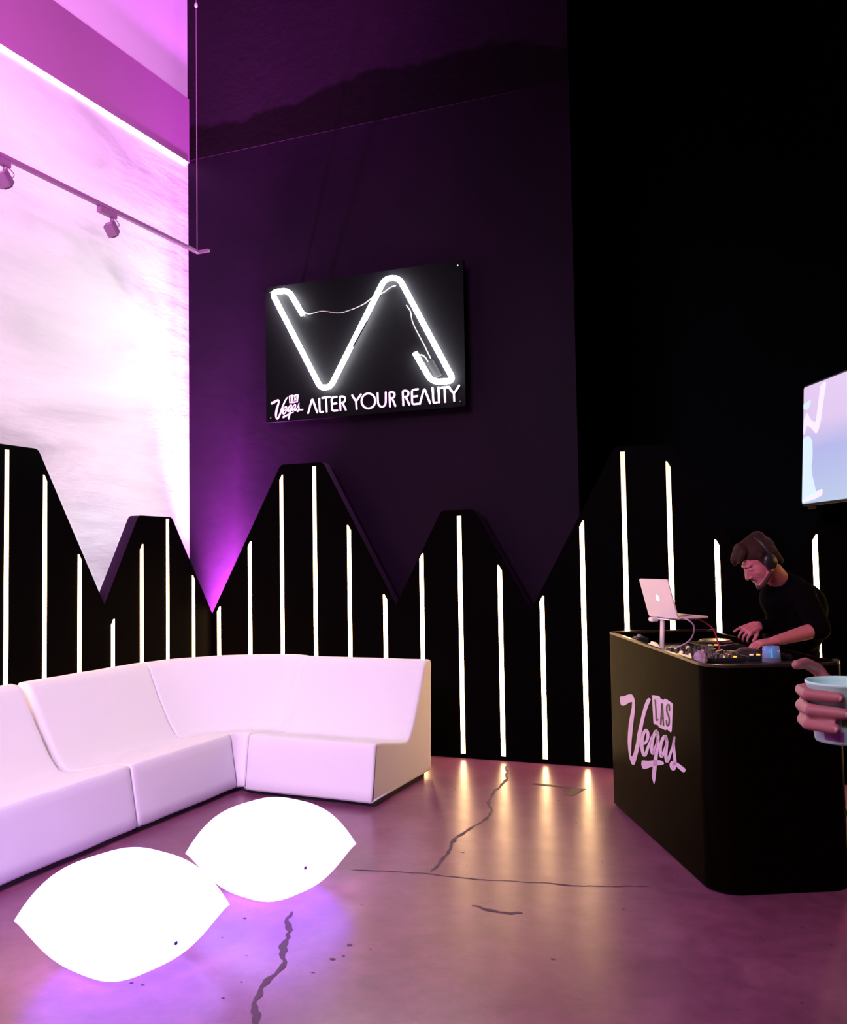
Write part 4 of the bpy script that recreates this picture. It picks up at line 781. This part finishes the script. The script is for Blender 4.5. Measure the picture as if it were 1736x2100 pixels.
# ---------------- performer
dj = thing('person', 'bearded person in a black long-sleeved top and headphones bending over the booth controls', 'person', (-.05, 5.85, 0))
HD = V((-.246, 5.395, 1.450))
hf = V((-.80, -.45, -.62)); hu = V((-.50, -.28, .85))
PH, RH = frame_fn(HD, hf, hu)
neck0 = V((-.150, 5.545, 1.335)); chest = V((-.065, 5.64, 1.19)); belly = V((-.11, 5.74, 1.03)); hip = V((-.115, 5.82, .90))
shL = V((-.045, 5.455, 1.275)); shR = V((-.160, 5.80, 1.275)); elL = V((.035, 5.41, 1.095)); wrL = V((-.180, 5.205, 1.045)); elR = V((-.10, 5.90, 1.06)); wrR = V((-.285, 5.555, 1.095))
side = (shR - shL).normalized(); hipL = hip - side * .09; hipR = hip + side * .09
kneeL = V((-.07, 5.71, .50)); kneeR = V((-.16, 5.90, .50)); anL = V((.06, 5.76, .09)); anR = V((-.04, 5.99, .09))
bm = bmesh.new(); head_parts(bm, PH, RH)
capsule(bm, PH(0, -.022, -.055), neck0, .056, .060)
capsule(bm, neck0, chest, .075, .12); capsule(bm, shL, chest, .058, .10); capsule(bm, shR, chest, .058, .10); capsule(bm, chest, belly, .135, .13); capsule(bm, belly, hip, .13, .125); capsule(bm, hipL, hipR, .10, .10)
for sh, el, wr in ((shL, elL, wrL), (shR, elR, wrR)):
    capsule(bm, sh, el, .052, .041); capsule(bm, el, el.lerp(wr, .35), .041, .040); capsule(bm, el.lerp(wr, .3), wr, .040, .0265)
for h_, k_, a_ in ((hipL, kneeL, anL), (hipR, kneeR, anR)):
    capsule(bm, h_, k_, .088, .056); capsule(bm, k_, k_.lerp(a_, .35), .054, .057); capsule(bm, k_.lerp(a_, .3), a_, .057, .038)
    capsule(bm, a_ - V((0, 0, .03)), a_ + V((-.13, -.06, -.06)), .034, .026)
hand(bm, wrL, V((-.84, -.50, -.10)), V((-.08, -.12, 1)), [.35, .45, .55, .6], .06, 1)
hand(bm, wrR, V((-.60, -.72, -.22)), V((.25, -.45, .86)), [1.15, 1.1, 1.0, .15], .0, -1)
fuse('body', bm, .0042, M['skin'], dj, 2)
# clothes: slightly larger shells over the body
bm = bmesh.new(); capsule(bm, neck0 + V((.03, .025, -.035)), chest, .080, .140)
capsule(bm, neck0 + V((.03, .03, -.03)), neck0 + V((-.008, -.006, .012)), .075, .066); capsule(bm, neck0, V((-.165, 5.56, 1.25)), .078, .105); capsule(bm, V((-.165, 5.56, 1.25)), V((-.09, 5.68, 1.08)), .10, .125)
capsule(bm, shL, chest, .074, .115); capsule(bm, shR, chest, .074, .115); capsule(bm, shL, shL.lerp(neck0, .6) + V((.02, .02, .0)), .072, .070); capsule(bm, shR, shR.lerp(neck0, .6) + V((.02, .02, .0)), .072, .070)
capsule(bm, chest, belly, .155, .155); capsule(bm, belly, hip, .155, .148)
capsule(bm, shL, elL, .070, .060); capsule(bm, elL, elL.lerp(wrL, .12), .060, .054)
capsule(bm, shR, elR, .070, .060); capsule(bm, elR, elR.lerp(wrR, .90), .058, .040)
capsule(bm, shL, V((-.05, 5.64, 1.05)), .06, .11)
fuse('top', bm, .008, M['black_cloth'], dj, 4)
bm = bmesh.new(); capsule(bm, hipL + V((0, 0, .03)), hipR + V((0, 0, .03)), .125, .125)
for h_, k_, a_ in ((hipL, kneeL, anL), (hipR, kneeR, anR)):
    capsule(bm, h_, k_, .105, .075); capsule(bm, k_, a_ + V((0, 0, .0)), .075, .058)
fuse('trousers', bm, .012, M['black_cloth'], dj, 3)
def shoe(a_, d, parent):
    d = V(d).normalized(); bm = bmesh.new()
    capsule(bm, V((a_.x, a_.y, .052)) - d * .05, V((a_.x, a_.y, .048)) + d * .10, .048, .044); capsule(bm, V((a_.x, a_.y, .046)) + d * .10, V((a_.x, a_.y, .036)) + d * .18, .044, .032)
    capsule(bm, V((a_.x, a_.y, .06)), V((a_.x, a_.y, .11)), .050, .052)
    for v in bm.verts: v.co.z = max(v.co.z, .004)
    fuse('shoe', bm, .008, M['shoe'], parent, 2)
for a_ in (anL, anR): shoe(a_, (-.89, -.45, 0), dj)
# hair: swept crown, long front tuft, short sides
bm = bmesh.new()
ellip(bm, PH(0, -.022, .060), .084, .100, .082, RH)
capsule(bm, PH(0, -.06, .115), PH(0, .06, .118), .045, .038); capsule(bm, PH(.0, .05, .122), PH(0, .108, .098), .040, .026)
capsule(bm, PH(.03, .06, .11), PH(.03, .108, .085), .026, .015); capsule(bm, PH(-.03, .06, .11), PH(-.03, .104, .082), .026, .015)
capsule(bm, PH(0, .10, .10), PH(.01, .124, .074), .022, .010)
for sx in (-1, 1):
    capsule(bm, PH(.068 * sx, .01, .05), PH(.072 * sx, .012, .0), .020, .010); capsule(bm, PH(.058 * sx, -.06, .03), PH(.045 * sx, -.075, -.035), .032, .024)
capsule(bm, PH(0, -.085, .02), PH(0, -.085, -.04), .035, .030)
fuse('hair', bm, .005, M['hair'], dj, 2)
bm = bmesh.new()
for sx in (-1, 1):
    capsule(bm, PH(.070 * sx, .010, -.020), PH(.062 * sx, .010, -.055), .008, .014); capsule(bm, PH(.062 * sx, .010, -.055), PH(.022 * sx, .074, -.096), .016, .0165)
    capsule(bm, PH(.004 * sx, .0955, -.046), PH(.026 * sx, .084, -.058), .0055, .0045)
ellip(bm, PH(0, .079, -.100), .026, .020, .019, RH)
fuse('beard', bm, .0035, M['beard'], dj, 2)
bm = bmesh.new()
for sx in (-1, 1): capsule(bm, PH(.012 * sx, .0935, .031), PH(.044 * sx, .078, .034), .0042, .003)
fuse('eyebrows', bm, .002, M['hair'], dj, 1)
bm = bmesh.new()
for sx in (-1, 1): capsule(bm, PH(.019 * sx, .0895, .007), PH(.042 * sx, .080, .007), .0022, .0016)
fuse('eyelashes', bm, .0012, M['hair'], dj, 1)
hp = thing('headphones', 'black headphones worn over the ears of the person at the booth', 'headphones', PH(0, 0, .14))
bm = bmesh.new(); tube(bm, [PH(.092 * math.sin(a), -.028 - .012 * math.cos(a), .018 + .128 * math.cos(a)) for a in [math.radians(d) for d in range(-90, 91, 9)]], .0075, 10); fin('headband', bm, M['gear'], hp, True)
for sx in (-1, 1):
    bm = bmesh.new(); lathe(bm, [(.001, -.016), (.030, -.016), (.037, -.008), (.037, .006), (.030, .014), (.001, .016)], 28, (0, 0, 0), Matrix.Translation(PH(.094 * sx, -.012, .002)) @ (RH @ Matrix.Rotation(PI / 2 * sx, 3, 'Y')).to_4x4() @ Matrix.Diagonal((1.15, 1, 1, 1)))
    fin('ear_cup', bm, M['gear'], hp, True)

# ---------------- guest at the right edge with a paper cup
R2 = V((.924, .3814, 0)); F2 = V((-.3802, .9245, 0))
def CF(r, f, z): return R2 * r + F2 * f + V((0, 0, z))
gp = thing('person', 'person in dark clothes mostly outside the right frame edge, hand gripping a white cup', 'person', CF(1.14, 1.72, 0))
cupc = CF(.632, 1.42, 0)
CZ0, CZ1 = 1.217, 1.306
hipg = CF(1.16, 1.78, .95); chg = CF(1.10, 1.74, 1.28); nkg = CF(1.07, 1.73, 1.46)
shRg = CF(1.06, 1.95, 1.40); shLg = CF(1.10, 1.53, 1.40); elRg = CF(.97, 1.90, 1.13); wrRg = CF(.735, 1.60, 1.245); elLg = CF(1.20, 1.42, 1.13); wrLg = CF(1.16, 1.40, .90)
Hg = CF(1.03, 1.72, 1.615); PG, RG = frame_fn(Hg, -R2 + V((0, 0, -.1)), (0, 0, 1))
bm = bmesh.new(); head_parts(bm, PG, RG); capsule(bm, PG(0, -.025, -.06), nkg, .056, .06); capsule(bm, nkg, chg, .07, .12)
capsule(bm, shRg, chg, .055, .10); capsule(bm, shLg, chg, .055, .10); capsule(bm, chg, CF(1.14, 1.77, 1.08), .135, .12); capsule(bm, CF(1.14, 1.77, 1.08), hipg, .12, .125)
hgL = CF(1.16, 1.68, .92); hgR = CF(1.16, 1.88, .92); kgL = CF(1.12, 1.66, .50); kgR = CF(1.14, 1.90, .50); agL = CF(1.17, 1.66, .09); agR = CF(1.20, 1.93, .09)
for sh, el, wr in ((shRg, elRg, wrRg), (shLg, elLg, wrLg)):
    capsule(bm, sh, el, .052, .041); capsule(bm, el, el.lerp(wr, .35), .041, .040); capsule(bm, el.lerp(wr, .3), wr, .040, .027)
for h_, k_, a_ in ((hgL, kgL, agL), (hgR, kgR, agR)):
    capsule(bm, h_, k_, .088, .056); capsule(bm, k_, k_.lerp(a_, .35), .054, .057); capsule(bm, k_.lerp(a_, .3), a_, .057, .038); capsule(bm, a_ - V((0, 0, .03)), a_ - R2 * .13 - V((0, 0, .06)), .034, .026)
hand(bm, wrLg, V((0, 0, -1)), R2 * .2 - F2, .5, 0, -1)
# right hand: palm behind the cup, fingers closing round its left side, thumb round the right
pc = cupc + F2 * .070 + R2 * .012 + V((0, 0, 1.262)); wr_ = wrRg
for z in (-.030, -.010, .010, .028): capsule(bm, wr_ + V((0, 0, z * .4)), pc + V((0, 0, z)), .020, .015)
nails = []
def arc(z, a0, a1, rad, r0, steps=5, dz=0):
    P_ = [cupc + R2 * (rad * math.cos(math.radians(a0 + (a1 - a0) * k / steps))) + F2 * (rad * math.sin(math.radians(a0 + (a1 - a0) * k / steps))) + V((0, 0, z + dz * k / steps)) for k in range(steps + 1)]
    for k in range(steps): capsule(bm, P_[k], P_[k + 1], r0 * (1 - .05 * k), r0 * (1 - .05 * (k + 1)))
    for k in range(1, steps): ellip(bm, P_[k], r0 * 1.07 * (1 - .05 * k), r0 * 1.07 * (1 - .05 * k), r0 * 1.04 * (1 - .05 * k))
    nails.append((P_[-1], (P_[-1] - P_[-2]).normalized(), (P_[-1] - cupc - V((0, 0, z))).normalized(), r0))
for z, a1, rr_ in ((1.289, 238, .0098), (1.266, 244, .0100), (1.2435, 232, .0092)): arc(z, 100, a1, .0640, rr_, 3)
# index finger raised over the rim
q0 = cupc + F2 * .068 + V((0, 0, 1.296)); q1 = cupc + F2 * .070 - R2 * .012 + V((0, 0, 1.315)); q2 = cupc + F2 * .058 - R2 * .036 + V((0, 0, 1.327)); q3 = cupc + F2 * .044 - R2 * .056 + V((0, 0, 1.326))
capsule(bm, q0, q1, .0105, .010); capsule(bm, q1, q2, .010, .009); capsule(bm, q2, q3, .009, .008)
arc(1.275, 40, -48, .066, .0115, 3)
capsule(bm, pc, cupc + (R2 * math.cos(math.radians(40)) + F2 * math.sin(math.radians(40))) * .066 + V((0, 0, 1.272)), .014, .012)
fuse('body', bm, .0036, M['skin'], gp, 2)
M['nail'] = mat('fingernail', (.60, .30, .30), .3)
for p_, d_, n_, r_ in nails:
    bm = bmesh.new(); b_ = d_.cross(n_).normalized(); R_ = Matrix((d_, b_, n_)).transposed()
    ellip(bm, p_ - d_ * r_ * .05 + n_ * r_ * .42, r_ * .60, r_ * .52, r_ * .34, R_); fin('fingernail', bm, M['nail'], gp, True)
bm = bmesh.new(); capsule(bm, nkg - V((0, 0, .02)), chg, .078, .14); capsule(bm, shRg, chg, .074, .12); capsule(bm, shLg, chg, .074, .12); capsule(bm, chg, hipg, .155, .15)
capsule(bm, shRg, elRg, .07, .058); capsule(bm, elRg, elRg.lerp(wrRg, .8), .058, .042); capsule(bm, shLg, elLg, .07, .058); capsule(bm, elLg, elLg.lerp(wrLg, .85), .058, .042)
fuse('jacket', bm, .010, M['black_cloth'], gp, 3)
bm = bmesh.new(); capsule(bm, hgL, hgR, .12, .12)
for h_, k_, a_ in ((hgL, kgL, agL), (hgR, kgR, agR)): capsule(bm, h_, k_, .105, .075); capsule(bm, k_, a_, .075, .058)
fuse('trousers', bm, .012, M['black_cloth'], gp, 3)
for a_ in (agL, agR): shoe(a_, -R2, gp)
bm = bmesh.new(); ellip(bm, PG(0, -.02, .06), .085, .102, .085, RG); capsule(bm, PG(0, -.08, .03), PG(0, -.08, -.06), .045, .035); capsule(bm, PG(0, .05, .11), PG(0, .09, .085), .035, .02)
fuse('hair', bm, .006, M['hair'], gp, 2)
cp = thing('paper_cup', 'white paper cup with green and blue print held in a hand at the right edge', 'cup', (cupc.x, cupc.y, CZ0))
bm = bmesh.new(); lathe(bm, [(.001, .0), (.045, .0), (.0462, .003), (.0555, .084), (.0575, .086), (.0575, .0895), (.0545, .0895), (.0535, .084), (.0445, .006), (.001, .006)], 48, (cupc.x, cupc.y, CZ0)); fin('cup_wall', bm, M['cup'], cp, True)
M['green'] = mat('green_print', (.18, .42, .12), .5); M['teal'] = mat('teal_print', (.08, .42, .52), .5); M['violet'] = mat('violet_print', (.45, .10, .50), .5)
def patch(a0, a1, z0, z1, m_):
    bm = bmesh.new(); pr = None
    for k in range(9):
        a = math.radians(a0 + (a1 - a0) * k / 8); d = R2 * math.cos(a) + F2 * math.sin(a); v = []
        for z in (z0, z1):
            r_ = .0462 + (.0555 - .0462) * z / .084 + .0006; p = cupc + d * r_; v.append(bm.verts.new((p.x, p.y, CZ0 + z)))
        if pr: bm.faces.new((pr[0], v[0], v[1], pr[1]))
        pr = v
    fin('print_patch', bm, m_, cp, True)
patch(238, 262, .028, .050, M['green']); patch(246, 274, .012, .026, M['teal']); patch(205, 240, .006, .020, M['violet'])
